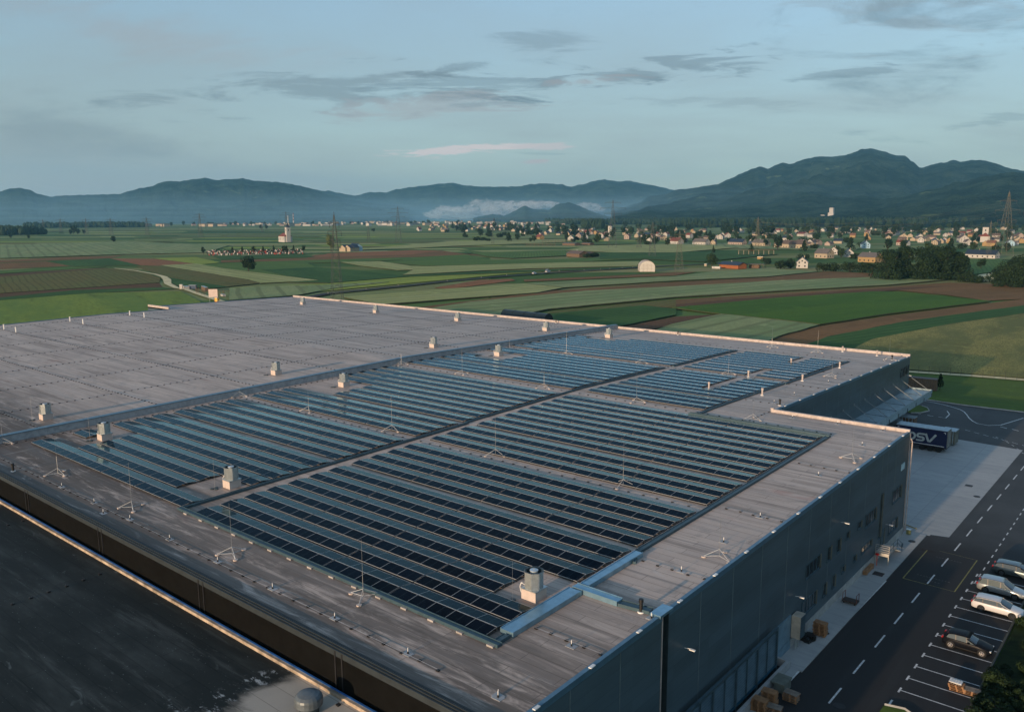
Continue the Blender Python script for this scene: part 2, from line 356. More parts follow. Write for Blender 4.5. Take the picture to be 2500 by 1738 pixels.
dark = nt.mix(nt.ramp(nt.noise(nt.mapping(p, (.08,.3,.1)), 1., 7, .65), .45, .75), (.018,.022,.021), (.050,.058,.056))
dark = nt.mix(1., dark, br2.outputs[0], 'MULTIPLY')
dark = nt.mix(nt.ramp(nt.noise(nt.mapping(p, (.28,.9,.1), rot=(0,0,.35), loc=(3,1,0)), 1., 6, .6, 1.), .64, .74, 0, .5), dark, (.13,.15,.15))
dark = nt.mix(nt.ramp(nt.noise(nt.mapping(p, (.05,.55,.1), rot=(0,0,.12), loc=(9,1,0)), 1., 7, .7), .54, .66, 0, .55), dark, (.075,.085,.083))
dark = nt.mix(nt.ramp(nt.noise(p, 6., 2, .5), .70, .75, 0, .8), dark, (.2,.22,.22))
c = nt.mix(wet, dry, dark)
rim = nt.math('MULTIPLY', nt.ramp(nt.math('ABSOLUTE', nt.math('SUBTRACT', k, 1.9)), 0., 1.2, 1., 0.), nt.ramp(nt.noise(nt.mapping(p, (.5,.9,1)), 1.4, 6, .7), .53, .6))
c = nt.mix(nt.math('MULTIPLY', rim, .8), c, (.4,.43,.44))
nt.l.new(c, b.inputs['Base Color']); nt.l.new(nt.ramp(wet, 0, 1, .7, .65), b.inputs['Roughness']); b.inputs['Specular IOR Level'].default_value = .12
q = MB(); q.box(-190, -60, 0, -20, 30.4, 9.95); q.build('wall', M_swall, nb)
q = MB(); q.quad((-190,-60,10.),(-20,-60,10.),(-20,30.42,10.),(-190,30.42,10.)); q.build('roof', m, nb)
q = MB(); q.box(-190, 30.2, 9.9, -20, 30.44, 10.24); q.build('parapet', mat('cream_upstand', (.36,.285,.21), .7, var=.5, scale=.9, world=True), nb)
q = MB(); q.box(-190, 30.441, 9.85, -20, 30.58, 10.27); q.build('parapet_flashing', mat('bright_blue_flashing', (.03,.14,.4), .4, .2), nb)
dm = thing('roof_fan', 'grey domed fan on the cream corner of the low roof', 'roof fan', (-40.35, 28.0, 10.0))
dm.location = G(755, 1736, 10.0)
q = MB(); q.cyl((0,0,0), .62, .5, 16, 0); q.cyl((0,0,.5), .78, .06, 20, 0); q.build('base', M_rec, dm)
q = MB()
prof = [(.8,.5),(.88,.55),(.88,.95),(.84,1.08),(.68,1.22),(.4,1.3),(.12,1.33)]
for (r1,z1),(r2,z2) in zip(prof, prof[1:]): q.tube((0,0,z1),(0,0,z2), r1, 20, 0, r2)
q.build('hood', mat('grey_fan_hood', (.12,.14,.15), .45, .3), dm, smooth=False)
q = MB(); q.tube((0,.8,.3),(0,.8,1.5),.02); q.build('rod', M_galv, dm)
for i, (px, py) in enumerate(((855,1706),(826,1721),(283,1388),(244,1402),(204,1416),(163,1431),(119,1445),(75,1460),(31,1475),(20,1282),(56,1272))):
    q = MB(); q.box(-.12,-.12,0,.12,.12,.1); q.cyl((0,0,.1),.03,.06,6)
    o = q.build('rod_holder', M_black, None, G(px, py, 10.004))
    tag(o, 'small black conductor holder on the dark low roof', 'rod holder', 'black conductor holders on the low roof')
    if i < 2: tag(o, ['black conductor holder on the cream patch beside the domed fan', 'black conductor holder nearest the domed fan'][i])
# ================================================================ SOLAR PANELS
m, nt, b = newmat('solar_glass'); oc = objc(nt); sx = nt.new('ShaderNodeSeparateXYZ', ins={0: oc})
fx = nt.ramp(nt.math('ABSOLUTE', nt.math('SUBTRACT', nt.math('FRACT', nt.math('ADD', nt.math('DIVIDE', sx.outputs[0], .155), .5)), .5)), .0, .05, .8, 0.)
fy = nt.ramp(nt.math('ABSOLUTE', nt.math('SUBTRACT', nt.math('FRACT', nt.math('DIVIDE', sx.outputs[1], .178)), .5)), .44, .5, 0., 1.)
mid = nt.ramp(nt.math('ABSOLUTE', nt.math('SUBTRACT', sx.outputs[0], .95)), .008, .016, 1., 0.)
c = nt.mix(nt.math('MULTIPLY', fy, .25), (.004,.006,.010), (.02,.03,.045)); c = nt.mix(nt.math('MULTIPLY', mid, .7), c, (.06,.09,.11))
rnd = nt.new('ShaderNodeObjectInfo').outputs['Random']
c = nt.mix(nt.math('MULTIPLY', rnd, .35), c, (.006,.014,.03))
dif = nt.new('ShaderNodeBsdfDiffuse', ins={'Color': c}); gls = nt.new('ShaderNodeBsdfGlossy', ins={'Color': (.66,.92,1.,1), 'Roughness': .09})
bp = nt.new('ShaderNodeBump'); bp.inputs['Strength'].default_value = .1; bp.inputs['Distance'].default_value = .01
nt.l.new(nt.noise(posc(nt), .9, 2), bp.inputs['Height']); nt.l.new(bp.outputs[0], gls.inputs['Normal'])
lw = nt.new('ShaderNodeLayerWeight', ins={'Blend': .5}); fr = nt.math('MULTIPLY', nt.math('POWER', lw.outputs['Facing'], 8.0), 2.0, clamp=True)   # anti-reflective glass: dark from above, mirror-like when grazed
ms = nt.new('ShaderNodeMixShader', ins={0: fr}); nt.l.new(dif.outputs[0], ms.inputs[1]); nt.l.new(gls.outputs[0], ms.inputs[2]); nt.l.new(ms.outputs[0], m.node_tree.nodes['Material Output'].inputs['Surface'])
M_sg = m
M_alu = mat('module_frame', (.43,.43,.42), .45, .3, .06)
ML, PIT_, TH = 1.918, 1.94, radians(6.6)
def module(front):
    """local x along the row; y=0 at the ridge; slope falls to -y (front) or +y (back)"""
    q = MB(); s = -1 if front else 1; L = 1.22
    def P(x, t, h): return (x, s*(t*cos(TH)+.012)+s*h*sin(TH)*0, -t*sin(TH)+h)
    w_ = .013
    def bar(x0, x1, t0, t1, hh=.016, m=0):
        v = [P(x0,t0,-.008), P(x1,t0,-.008), P(x1,t1,-.008), P(x0,t1,-.008), P(x0,t0,hh), P(x1,t0,hh), P(x1,t1,hh), P(x0,t1,hh)]
        q.add(v, [(0,3,2,1),(4,5,6,7),(0,1,5,4),(1,2,6,5),(2,3,7,6),(3,0,4,7)], m)
    bar(0, ML, 0, .03); bar(0, ML, L-.028, L); bar(0, w_, .03, L-.028); bar(ML-w_, ML, .03, L-.028)
    v = [P(w_,.03,.012), P(ML-w_,.03,.012), P(ML-w_,L-.028,.012), P(w_,L-.028,.012)]
    q.add(v, [(0,1,2,3)], 1)
    return q.build('solar_module', [M_alu, M_sg])
m_f, m_b = module(True), module(False)
M_rail = mat('rail_aluminium', (.08,.085,.09), .5, .4)
def seg(x0, x1, y, label, group):
    n = max(1, int(round((x1-x0+.05)/PIT_))); p = (x1-x0)/n
    t = thing('solar_panel_row', label, 'solar panels', (x0, y, zr(y)+.31), 0, group)
    sl = (zr(y+1)-zr(y-1))/2
    gaps = {5, 10, 14} if n > 14 else set()
    xx = 0.; sc = (p*n-.12*len(gaps)-.04)/(n*PIT_)
    post = MB()
    for i in range(n):
        if i in gaps: xx += .12
        for mo in (m_f, m_b):
            c = inst(mo, 'solar_module', t, (xx, 0, 0)); c.scale = (sc, 1, 1)
        for yy, zz in ((-1.12, -.17), (1.12, -.17)): post.box(xx-.04, yy-.05, -.32, xx+.04, yy+.05, zz, 0)
        post.box(xx-.025, -.04, -.32, xx+.025, .04, -.03, 0)
        xx += PIT_*sc
    post.box(xx-.07, -1.1, -.30, xx-.03, 1.1, -.27, 0); post.box(xx-.06, -.04, -.32, xx, .04, -.03, 0)
    for yy in (-1.12, 1.12): post.box(xx-.06, yy-.05, -.32, xx+.02, yy+.05, -.17, 0)
    for yy in (-1.12, 0, 1.12): post.box(0, yy-.02, -.321, xx, yy+.02, -.29, 0)
    post.build('support_rail', M_rail, t)
YS = [39.6,42.25,44.85,47.45,50.1,52.75,55.4,58.75,61.4,64.05,66.7,71.3,74.0,76.7,80.1,82.85,85.6,88.3,91.0,93.7,96.4,99.1,
      105.4,108.05,110.75,114.1,116.75,119.4,122.0,124.8,127.5,130.05,135.4,138.4,141.1,144.1,146.7,149.4,152.0,154.7,157.4,160.2]
def lerp(a, b, t): return a+(b-a)*t
for i, y in enumerate(YS):
    k = i+1; o_ = ORD[i]
    if k <= 22:
        t = i/21.
        seg(lerp(-71.9,-72.95,t), -38.6 if k in (3,4) else -34.75, y, f'{o_} solar row from the near edge, right of the centre walkway', 'solar rows on the right of the walkway')
    elif k <= 42:
        if y < 118 or 143 < y < 153: parts = [(-72.6, -52.6)]
        else: parts = [(-72.4,-60.45), (-58.5,-52.5)]
        for j_, (a, b_) in enumerate(parts):
            nm = '' if len(parts) == 1 else ('left part of ', 'right part of ')[j_]
            if k == 42 and j_ == 0: a = -72.
            seg(a, b_, y, f'{nm}{ORD[i-22]} solar row of the far right block', 'solar rows of the far right block')
    r_ = -74.5-.95*min(1, i/22.) if y < 133 else -74.9
    lft = -111.9 if k < 15 else -113.4
    lab = f'{o_} solar row from the near edge, left of the centre walkway'; gr = 'solar rows on the left of the walkway'
    if k == 1: ps = [(-111.2, r_)]
    elif k in (2, 3): ps = [(-104., -80.35)]
    elif k == 4: ps = [(-104.2, r_)]
    elif k in (15, 16, 17): ps = [(-102.8, r_)]
    elif k == 18: ps = [(-112.1, r_)]
    elif k in (28,): ps = [(-113.4, -109.5), (-102., r_)]
    elif k in (29, 30): ps = [(-102., r_)]
    elif k == 41: ps = [(-113.2, -109.4), (-101.6, r_)]
    elif k == 42: ps = [(-99.6, r_)]
    else: ps = [(lft, r_)]
    for j_, (a, b_) in enumerate(ps):
        l2 = lab if len(ps) == 1 else ('left part of ', 'right part of ')[j_]+lab
        seg(a, b_, y, l2, gr)
seg(-111.8, -107.9, 44.85, 'short pair of panels alone left of the roof vent', 'solar rows on the left of the walkway')
for mo in (m_f, m_b): bpy.data.objects.remove(mo)
# ================================================================ CABLE TRAYS AND COVERS
def strip(mb, x0, y0, x1, y1, w_, h, dz=.004, m=0):
    """straight tray following the roof slope"""
    pts = [(x0,y0),(x1,y1)]
    if min(y0,y1) < 106 < max(y0,y1): pts.insert(1, (x0+(x1-x0)*(106-y0)/(y1-y0), 106.))
    d = Vector((x1-x0, y1-y0)).normalized(); n_ = Vector((-d.y, d.x))*w_/2
    for a, b_ in zip(pts, pts[1:]):
        v = []
        for z_ in (dz, h):
            for p_, s_ in ((a,1),(b_,1),(b_,-1),(a,-1)): v.append((p_[0]+n_.x*s_, p_[1]+n_.y*s_, zr(p_[1])+z_))
        mb.add(v, [(0,1,2,3),(4,7,6,5),(0,4,5,1),(1,5,6,2),(2,6,7,3),(3,7,4,0)], m)
def tray(label, segs, w_=.42, h=.2, m=None, blocks=None, group='cable trays around the solar field'):
    q = MB()
    for s_ in segs: strip(q, *s_, w_, h)
    for s_ in segs:
        d = Vector((s_[2]-s_[0], s_[3]-s_[1])).normalized(); n_ = Vector((-d.y, d.x))*(w_/2-.03)
        for sg in (1,-1): strip(q, s_[0]+n_.x*sg, s_[1]+n_.y*sg, s_[2]+n_.x*sg, s_[3]+n_.y*sg, .05, h+.05, h)
    r = thing('cable_tray', label, 'cable tray', (segs[0][0], segs[0][1], zr(segs[0][1])), 0, group)
    L0 = r.location; q.v = [(x-L0.x, y-L0.y, z-L0.z) for x, y, z in q.v]
    q.build('tray', m or M_tray, r)
    if blocks:
        for x, y in blocks:
            k = MB(); k.box(x-.28, y-.12, zr(y)+.003, x+.28, y+.12, zr(y)+.13); k.v = [(a-L0.x, b_-L0.y, c_-L0.z) for a, b_, c_ in k.v]
            k.build('ballast_block', M_blk, r)
tray('dark teal cable tray along the near edge of the panels', [(-74.4,38.15,-33.3,38.15)], .5, .2, blocks=[(-72.6+2.77*i, 37.82) for i in range(15)])
tray('long dark cable tray running up the centre walkway', [(-74.15,38.45,-74.15,78.8),(-74.6,78.8,-74.6,131.6)], .42, .2)
tray('dark cable tray far up the centre walkway', [(-74.3,134.2,-74.3,160.8)], .42, .2)
tray('dark cable tray along the outer side of the panels', [(-34.2,56.6,-34.2,100.7)], .5, .2)
tray('short dark cable tray between the tray covers', [(-33.75,38.45,-33.75,39.4)], .5, .2)
tray('dark cable tray behind the last row before the corner', [(-53.2,100.95,-34.0,100.95)], .6, .3)
tray('dark cable tray beside the far right block', [(-52.1,101.3,-52.1,131.),(-51.9,131.,-51.9,162.)], .42, .2)
cvr = [('long pale blue tray cover in front of the nearest vent', [(-33.95,39.6,-33.95,47.5)]), ('pale blue tray cover running away from the crossing', [(-33.85,48.6,-33.85,56.3)]),
       ('pale blue tray cover crossing over to the wall', [(-34.4,48.05,-30.4,48.05)])]
for l, sg in cvr: tray(l, sg, 1.15 if 'cross' not in l[-30:] else .8, .34, M_bridge, group='pale blue tray covers')
tray('dark tray leading from the crossing to the wall cap', [(-30.4,48.05,-28.0,48.4)], .75, .2)
tray('short slanted dark tray beside the pale cover', [(-34.3,57.2,-33.25,54.6)], .25, .2)
# ================================================================ ROOF VENTS
def vent(loc, label):
    t = thing('roof_vent', label, 'roof vent', loc, 0, 'octagonal roof vents')
    q = MB(); q.box(-.95,-.95,-.1,.95,.95,1.15); q.box(-1.02,-1.02,1.15,1.02,1.02,1.25,1); q.build('kerb', [M_vbase, M_galv], t)
    q = MB(); R0, H0, H1 = 1.02, 1.25, 3.05
    oc_ = [(R0*cos(radians(22.5+45*i)), R0*sin(radians(22.5+45*i))) for i in range(8)]
    for i in range(8):
        a, b_ = oc_[i], oc_[(i+1) % 8]
        q.quad((*a,H0),(*b_,H0),(*b_,H1),(*a,H1))
        for k in range(1, 6):
            x, y = a[0]+(b_[0]-a[0])*k/6, a[1]+(b_[1]-a[1])*k/6; q.box(x*1.006-.012, y*1.006-.012, H0+.05, x*1.006+.012, y*1.006+.012, H1-.1)
    q.build('housing', M_galv, t)
    q = MB()
    for i in range(8):
        a, b_ = oc_[i], oc_[(i+1) % 8]; s1, s2 = 1.07, .86
        q.quad((a[0]*s1,a[1]*s1,H1-.06),(b_[0]*s1,b_[1]*s1,H1-.06),(b_[0]*s1,b_[1]*s1,H1+.05),(a[0]*s1,a[1]*s1,H1+.05))
        q.quad((a[0]*s1,a[1]*s1,H1+.05),(b_[0]*s1,b_[1]*s1,H1+.05),(b_[0]*s2,b_[1]*s2,H1+.03),(a[0]*s2,a[1]*s2,H1+.03), 1)
        q.quad((a[0]*s2,a[1]*s2,H1+.03),(b_[0]*s2,b_[1]*s2,H1+.03),(b_[0]*.8,b_[1]*.8,H1-.45),(a[0]*.8,a[1]*.8,H1-.45), 1)
    q.add([(x*.8,y*.8,H1-.45) for x, y in oc_], [tuple(range(8))], 1)
    q.build('rim', [M_galv, M_rec], t)
    q = MB(); q.cyl((0,0,H1-.44), .42, .5, 16); q.cyl((0,0,H1+.06), .46, .04, 16); q.tube((-.15,.1,H1+.1),(.12,-.1,H1+.2),.04); q.build('fan_hub', mat('fan_hub', (.5,.56,.6), .4, .4) if 'fan_hub' not in bpy.data.materials else bpy.data.materials['fan_hub'], t)
    q = MB()
    for i in range(8):
        a0 = pi/4*i+.2; q.tube((.45*cos(a0),.45*sin(a0),H1-.2),(.8*cos(a0),.8*sin(a0),H1-.2),.03)
    q.build('guard_bar', M_black, t)
    q = MB(); q.path([(-1.02,-.3,1.3),(-1.3,-.5,1.55),(-1.42,-.6,1.1),(-1.3,-.55,.5),(-1.0,-.4,.25)], .05, 6); q.build('cable_loop', M_white, t)
    return t
VL = [(-35.9,45.0,'nearest octagonal roof vent, beside the pale blue tray cover'), (-76.3,45.0,'octagonal vent at the near end of the centre walkway'), (-105.8,45.1,'octagonal vent among the front panels near the left corner'),
      (-123.3,44.8,'octagonal vent on the bare roof near the left corner'), (-106.6,84.0,'octagonal vent beside the fire wall in a gap between panel rows'), (-124.3,83.2,'middle octagonal vent on the bare roof along the fire wall'),
      (-106.7,122.6,'octagonal vent in the gap of the far left panel rows'), (-124.3,122.,'octagonal vent on the bare roof, third along the fire wall'), (-106.,160.9,'octagonal vent where the fire wall meets the far edge'),
      (-124.7,161.2,'octagonal vent at the far edge just left of the fire wall'), (-155.6,162.,'third octagonal vent from the right along the far edge'), (-188.,161.,'fourth octagonal vent from the right along the far edge'), (-225.,162.,'last octagonal vent at the far left end of the roof')]
v0 = vent((*VL[0][:2], zr(VL[0][1])), VL[0][2])
v0.scale = (.7,.7,.7)
for x, y, l in VL[1:]: dup(v0, (x, y, zr(y)), 0, l)
# ================================================================ LIGHTNING MASTS
M_leg = mat('pale_tripod_leg', (.42,.43,.43), .5)
def mast(loc, label, H=4.6):
    t = thing('lightning_mast', label, 'lightning rod', loc, 0, 'lightning masts on tripods')
    q = MB(); q.tube((0,0,.1),(0,0,H*.45),.02,5); q.tube((0,0,H*.45),(0,0,H),.011,4,0,.006); q.build('rod', M_wire, t)
    for k in range(3):
        a = radians(k*120+100); fx, fy = 1.25*cos(a), 1.25*sin(a)
        q = MB(); q.tube((0,0,.72),(fx,fy,.12),.022,5); q.tube((0,0,.16),(fx,fy,.1),.022,5); q.build('leg', M_leg, t)
        q = MB(); q.cyl((fx,fy,.0),.2,.1,12); q.build('foot', M_vbase, t)
    return t
ML_ = [(-60.5,35.3,'on the near roof edge left of the vent'),(-78.3,35.35,'on the near roof edge, second from the right'),(-95.4,35.3,'on the near roof edge, third from the right'),(-114.2,36.2,'beside the fire wall at the left picture edge'),(-45.8,37.1,'on the near roof edge, nearest the camera'),
  (-28.5,60.,'beside the side wall, in front of the windows'),(-61.8,70.3,'between the right panel rows, left one'),(-44.2,70.1,'between the right panel rows, right one'),(-28.9,93.5,'near the outer corner above the yard'),
  (-97.2,70.1,'between the left panel rows, middle one'),(-79.7,70.3,'between the left panel rows next to the walkway'),(-114.0,69.5,'standing right at the fire wall, nearer one'),(-113.0,102.4,'standing at the fire wall, second one'),
  (-98.,102.9,'in the wide gap of the left rows, left one'),(-79.7,102.5,'in the wide gap of the left rows, right one'),(-62.9,103.,'in the wide gap of the right rows'),(-62.9,133.2,'in the far gap of the right block'),(-48.6,143.4,'on bare roof beside the far right block'),
  (-45.2,103.7,'behind the last right row near the roof notch'),(-98.1,133.5,'in the far gap of the left rows, middle one'),(-80.7,133.4,'in the far gap of the left rows, right one'),(-114.0,134.5,'standing at the fire wall, farthest one'),(-61.,170.5,'near the far roof edge, beyond the panels, left one'),(-46.8,170.,'near the far roof edge, beyond the panels, right one'),(-71.,171.,'near the far roof edge behind the left end of the far block')]
m0 = mast((*ML_[0][:2], zr(ML_[0][1])), 'lightning mast '+ML_[0][2])
for i, (x, y, l) in enumerate(ML_[1:]): dup(m0, (x, y, zr(y)), .5*i, 'lightning mast '+l)
# thin rods beside every vent
def rod(loc, label):
    t = thing('vent_rod', label, 'lightning rod', loc, 0, 'thin rods beside the vents')
    q = MB(); q.tube((0,0,.05),(0,0,3.2),.011,4,0,.006); q.build('rod', M_wire, t)
    for k in range(3):
        q = MB(); q.cyl((.28*cos(k*2.1),.28*sin(k*2.1),0),.2,.09,10); q.build('foot', M_rec, t)
    return t
r0 = rod((-36.7,43.5,zr(43.5)), 'thin lightning rod beside the nearest octagonal vent')
for x, y, l in VL[1:]:
    dup(r0, (x-.8, y-1.5, zr(y-1.5)), 0, 'thin rod beside the '+l)
# free standing pipes
def pipe(x, y, h, mt, label, nm='vent_pipe', r=.1):
    t = thing(nm, label, 'vent pipe', (x, y, zr(y)), 0)
    q = MB(); q.cyl((0,0,0), r*1.9, .08, 12); q.build('flange', M_white, t)
    q = MB(); q.cyl((0,0,.08), r, h*.75, 10); q.cyl((0,0,h*.75), r*1.35, h*.25, 10); q.build('pipe', mt, t)
PP = [(-59.4,119.,1.15,'left of the split in the far block, nearer'),(-50.9,119.8,1.15,'beside the far block, nearest of the right file'),(-59.3,133.4,1.15,'inside the gap of the far block, middle'),(-50.9,136.,1.15,'beside the far block, middle of the right file'),(-59.2,152.,1.15,'inside the far block, farthest'),
      (-50.8,153.8,1.15,'beside the far block, farthest of the right file'),(-57.5,175.3,1.15,'at the far edge, left one'),(-50.3,174.2,1.15,'at the far edge, right one')]
for x, y, h, l in PP: pipe(x, y, h, M_upst, 'pale pipe standing '+l, r=.14)
for px, py, l in ((2224*.5+0,0,''),): pass
for x, y, l in ((-45.9,114.4,'near the roof notch'),(-46.5,170.9,'at the far right corner'),(-28.6,48.0,'beside the pale cap on the side wall'),(-100.6,32.6,'near the dark edge at the left'),(-96.5,176.2,'on the far edge in front of the fields'),(-133.,176.2,'on the far edge beside the dark tunnel shed')):
    pipe(x, y, .95 if x != -28.6 else 1.0, M_black, 'short black pipe '+l, r=.13)
def arr(pp, lab, nm, cat, fn, grp):
    for i, p_ in enumerate(pp):
        o = fn(); o.location = p_; tag(o, lab if isinstance(lab, str) else lab[i], cat, grp)
def pin():
    q = MB(); q.box(-.35,-.25,.0,.35,.25,.03,1); q.cyl((0,0,.03),.03,.42,6,0); q.cyl((0,0,.03),.06,.16,8,2); return q.build('roof_drain_vent', [M_white, M_divw, M_black])
C1 = lambda x, y: (600+x/2.714, 1150+y/2.714); C0 = lambda x, y: (x/2.714, 1150+y/2.714); C3 = lambda x, y: (1200+x/2.714, 1150+y/2.714); C6 = lambda x, y: (1650+x/2.701, 700+y/2.701)
pins = [C1(178,780),C1(590,975),C1(1075,1210),C1(1672,1500),C3(45,1490),C3(530,1160),C3(1258,665),C3(1538,470),C3(1780,305),C3(1060,975),C6(940,1245),C6(1228,1045),C6(1365,950),C6(1067,905),C6(768,865),C6(1005,632),C6(780,712),C0(625,210),C0(685,280),C0(1125,452),C0(1443,600),C0(1806,775),C0(410,105),C0(862,320),C6(1368,492),C6(648,765)]
arr([RF(*p_) for p_ in pins], 'thin stub vent on a pale square patch of the roof', 'stub', 'roof vent', pin, 'thin stub vents scattered on the roof')
def post():
    q = MB(); q.cyl((0,0,0),.16,1.15,8,0); q.cyl((0,0,1.15),.2,.15,8,0); return q.build('white_roof_post', M_white)
L_ = [(28,1215),(107,1235),(463,1163),(549,1180),(857,1122),(952,1135)]
arr([RF(x/2.701, 350+(y+12)/2.701) for x, y in L_], [f'small white post on the left roof, {ORD[i]} from the left' for i in range(6)], 'post', 'post', post, 'small white posts near the left roof edge')
# ================================================================ LIGHTNING CONDUCTORS (wire with black holders)
def conductor(a, b_, label, step=1.1, double=False):
    L = sqrt((b_[0]-a[0])**2+(b_[1]-a[1])**2); n = int(L/step)
    t = thing('lightning_conductor', label, 'conductor', (a[0], a[1], zr(a[1])), 0, 'conductor wires lying on the roof')
    q = MB(); w_ = MB(); pts = []
    for i in range(n+1):
        x, y = lerp(a[0], b_[0], i/n), lerp(a[1], b_[1], i/n); z = zr(y)-zr(a[1]); X, Y = x-a[0], y-a[1]; pts.append((X, Y, z+.1))
        jx, jy = random.uniform(-.07,.07), random.uniform(-.07,.07)
        q.box(X-.1+jx, Y-.1+jy, z-.02, X+.1+jx, Y+.1+jy, z+.09)
    w_.path(pts[::2]+[pts[-1]], .012, 4); w_.build('wire', M_wire, t); o = q.build('wire_holder', M_black, t)
    if n > 100: o['kind'] = 'stuff'
xs = [-132.,-149.5,-166.5,-183.5,-200.5,-217.5,-233.]; ys_ = [42.2,58.8,75.5,92.2,109.,125.5,142.,158.5,169.5]
for i, x in enumerate(xs): conductor((x, 32.5 if x > -238 else 125), (x, 175.5), f'{ORD[i]} conductor line left of the fire wall, running away from the camera')
for i, y in enumerate(ys_): conductor((-116.2, y), (-237.5 if y < 123 else -250., y), f'{ORD[i]} conductor line across the bare left roof from the near edge')
conductor((-113.2,33),(-113.2,176),'conductor line along the foot of the fire wall')
for y, x0, l in ((33.6,-113,'nearest the dark edge'),(69.0,-113,'in the first wide gap between rows'),(102.6,-113,'in the second wide gap between rows'),(132.9,-113,'in the third wide gap between rows'),(165.5,-96,'beyond the last panel rows')):
    conductor((x0, y), (-53. if y > 109 else -34.5, y), 'conductor line '+l, 1.65)
for y in (41.5,55.5,70.6,88.5): conductor((-33.0, y), (-27.6, y), f'short conductor line to the side wall at the {ORD[(41.5,55.5,70.6,88.5).index(y)]} crossing from the front', 1.1)
for y in (115.,131.5,147.5): conductor((-51.4, y), (-45.4, y), f'short conductor line behind the notch, {ORD[(115.,131.5,147.5).index(y)]} one', 1.1)
conductor((-45.3,101.6),(-45.3,109.),'short conductor line leading to the roof notch',1.1)
# ================================================================ GROUND, FIELDS
def field_mat(name, col, col2, rough=.9, sc=1., stripe=.0, var=.25, big=.02, bump=.4):
    m, nt, b = newmat(name); p = objc(nt)
    n = nt.noise(nt.mapping(p, (.35*sc, 1.6*sc, 1)), 1., 6, .7)
    c = nt.mix(nt.ramp(n, .3, .7), tuple(x*(1-var) for x in col), tuple(x*(1+var*.5) for x in col))
    c = nt.mix(nt.ramp(nt.noise(nt.mapping(p, (.25,1,1)), big*1.6, 6, .65), .40, .60), c, col2)
    c = nt.mix(nt.ramp(nt.noise(nt.mapping(p, (.12,1.,1)), big*6, 5, .7), .52, .7, 0, .55), c, tuple(x*.42 for x in col))
    c = nt.mix(nt.ramp(nt.noise(p, big*4, 5, .7), .56, .68, 0, .4), c, tuple(min(1,x*1.5) for x in col))
    if stripe:
        sx = nt.new('ShaderNodeSeparateXYZ', ins={0: p}); w = nt.noise(nt.mapping(p, (.01,.01,.01)), 1., 2)
        s = nt.math('SINE', nt.math('MULTIPLY', nt.math('ADD', sx.outputs[1], nt.math('MULTIPLY', w, 6.)), 2*pi/stripe))
        c = nt.mix(nt.ramp(s, .6, .9, 0, .6), c, tuple(x*.5 for x in col))
    nt.l.new(c, b.inputs['Base Color']); b.inputs['Roughness'].default_value = rough; b.inputs['Specular IOR Level'].default_value = .1
    if bump:
        bp = nt.new('ShaderNodeBump'); bp.inputs['Strength'].default_value = bump; bp.inputs['Distance'].default_value = .35
        nt.l.new(n, bp.inputs['Height']); nt.l.new(bp.outputs[0], b.inputs['Normal'])
    return m
FM = dict(
 wheat=field_mat('wheat_field', (0.389,0.392,0.160), (0.313,0.332,0.124), stripe=9.), wheat2=field_mat('young_wheat', (0.284,0.320,0.142), (0.200,0.261,0.109), stripe=11.),
 green=field_mat('green_crop', (0.118,0.192,0.043), (0.086,0.158,0.041), stripe=3.), dgreen=field_mat('dark_crop', (0.048,0.113,0.029), (0.064,0.136,0.035), stripe=4.),
 bright=field_mat('bright_grass', (0.208,0.268,0.050), (0.139,0.211,0.047), sc=.5), beet=field_mat('leafy_row_crop', (0.094,0.185,0.026), (0.064,0.141,0.022), stripe=1.1, sc=3., var=.45, bump=.8),
 brown=field_mat('ploughed_soil', (0.239,0.129,0.053), (0.181,0.104,0.043), stripe=2.2), red=field_mat('reddish_soil', (0.319,0.140,0.062), (0.266,0.124,0.058), stripe=4.), dbrown=field_mat('dark_soil', (0.146,0.076,0.038), (0.112,0.068,0.035), stripe=3.),
 olive=field_mat('olive_crop', (0.160,0.136,0.043), (0.133,0.140,0.043), stripe=4.), straw=field_mat('dry_grass_field', (0.308,0.272,0.087), (0.161,0.166,0.058), sc=2., var=.5, big=.035, bump=.8), lawn=field_mat('lawn', (0.092,0.145,0.029), (0.073,0.120,0.029), sc=3., big=.08),
 grey=field_mat('gravel', (0.797,0.677,0.394), (0.637,0.543,0.320), big=.1), ylw=field_mat('yellow_green_field', (0.293,0.339,0.058), (0.239,0.293,0.058)))
# base plain: strips of crops, stretched across the valley
m, nt, b = newmat('valley_floor'); p = nt.mapping(posc(nt), (1,1,1), rot=(0,0,-radians(40.11+1.5)))
br = nt.new('ShaderNodeTexBrick', offset=.43, offset_frequency=2, squash=1.6, squash_frequency=3, ins={'Vector': p, 'Scale': 1., 'Mortar Size': .9, 'Mortar Smooth': .4, 'Bias': 0., 'Brick Width': 640., 'Row Height': 46.,
   'Color1': (0,0,0,1), 'Color2': (1,1,1,1), 'Mortar': (.25,.25,.25,1)})
cr_ = nt.new('ShaderNodeValToRGB'); nt.l.new(br.outputs[0], cr_.inputs[0]); el = cr_.color_ramp.elements
el[0].position = 0.; el[0].color = (0.070,0.131,0.038,1); el[1].position = 1.; el[1].color = (0.281,0.290,0.129,1)
for ps, cc in ((.2,(0.106,0.177,0.051)),(.34,(0.164,0.187,0.065)),(.42,(0.223,0.225,0.097)),(.55,(0.118,0.168,0.058)),(.66,(0.234,0.263,0.110)),(.8,(0.152,0.225,0.078)),(.9,(0.270,0.252,0.116))):
    e_ = el.new(ps); e_.color = (*cc, 1)
cr_.color_ramp.interpolation = 'CONSTANT'
c = nt.mix(nt.ramp(nt.noise(p, .004, 4), .45, .62, 0, .12), cr_.outputs[0], (0.175,0.215,0.084))
c = nt.mix(nt.ramp(nt.noise(nt.mapping(p, (.02,.25,1)), 1., 5, .65), .4, .7, 0, .4), c, (0.106,0.150,0.051))
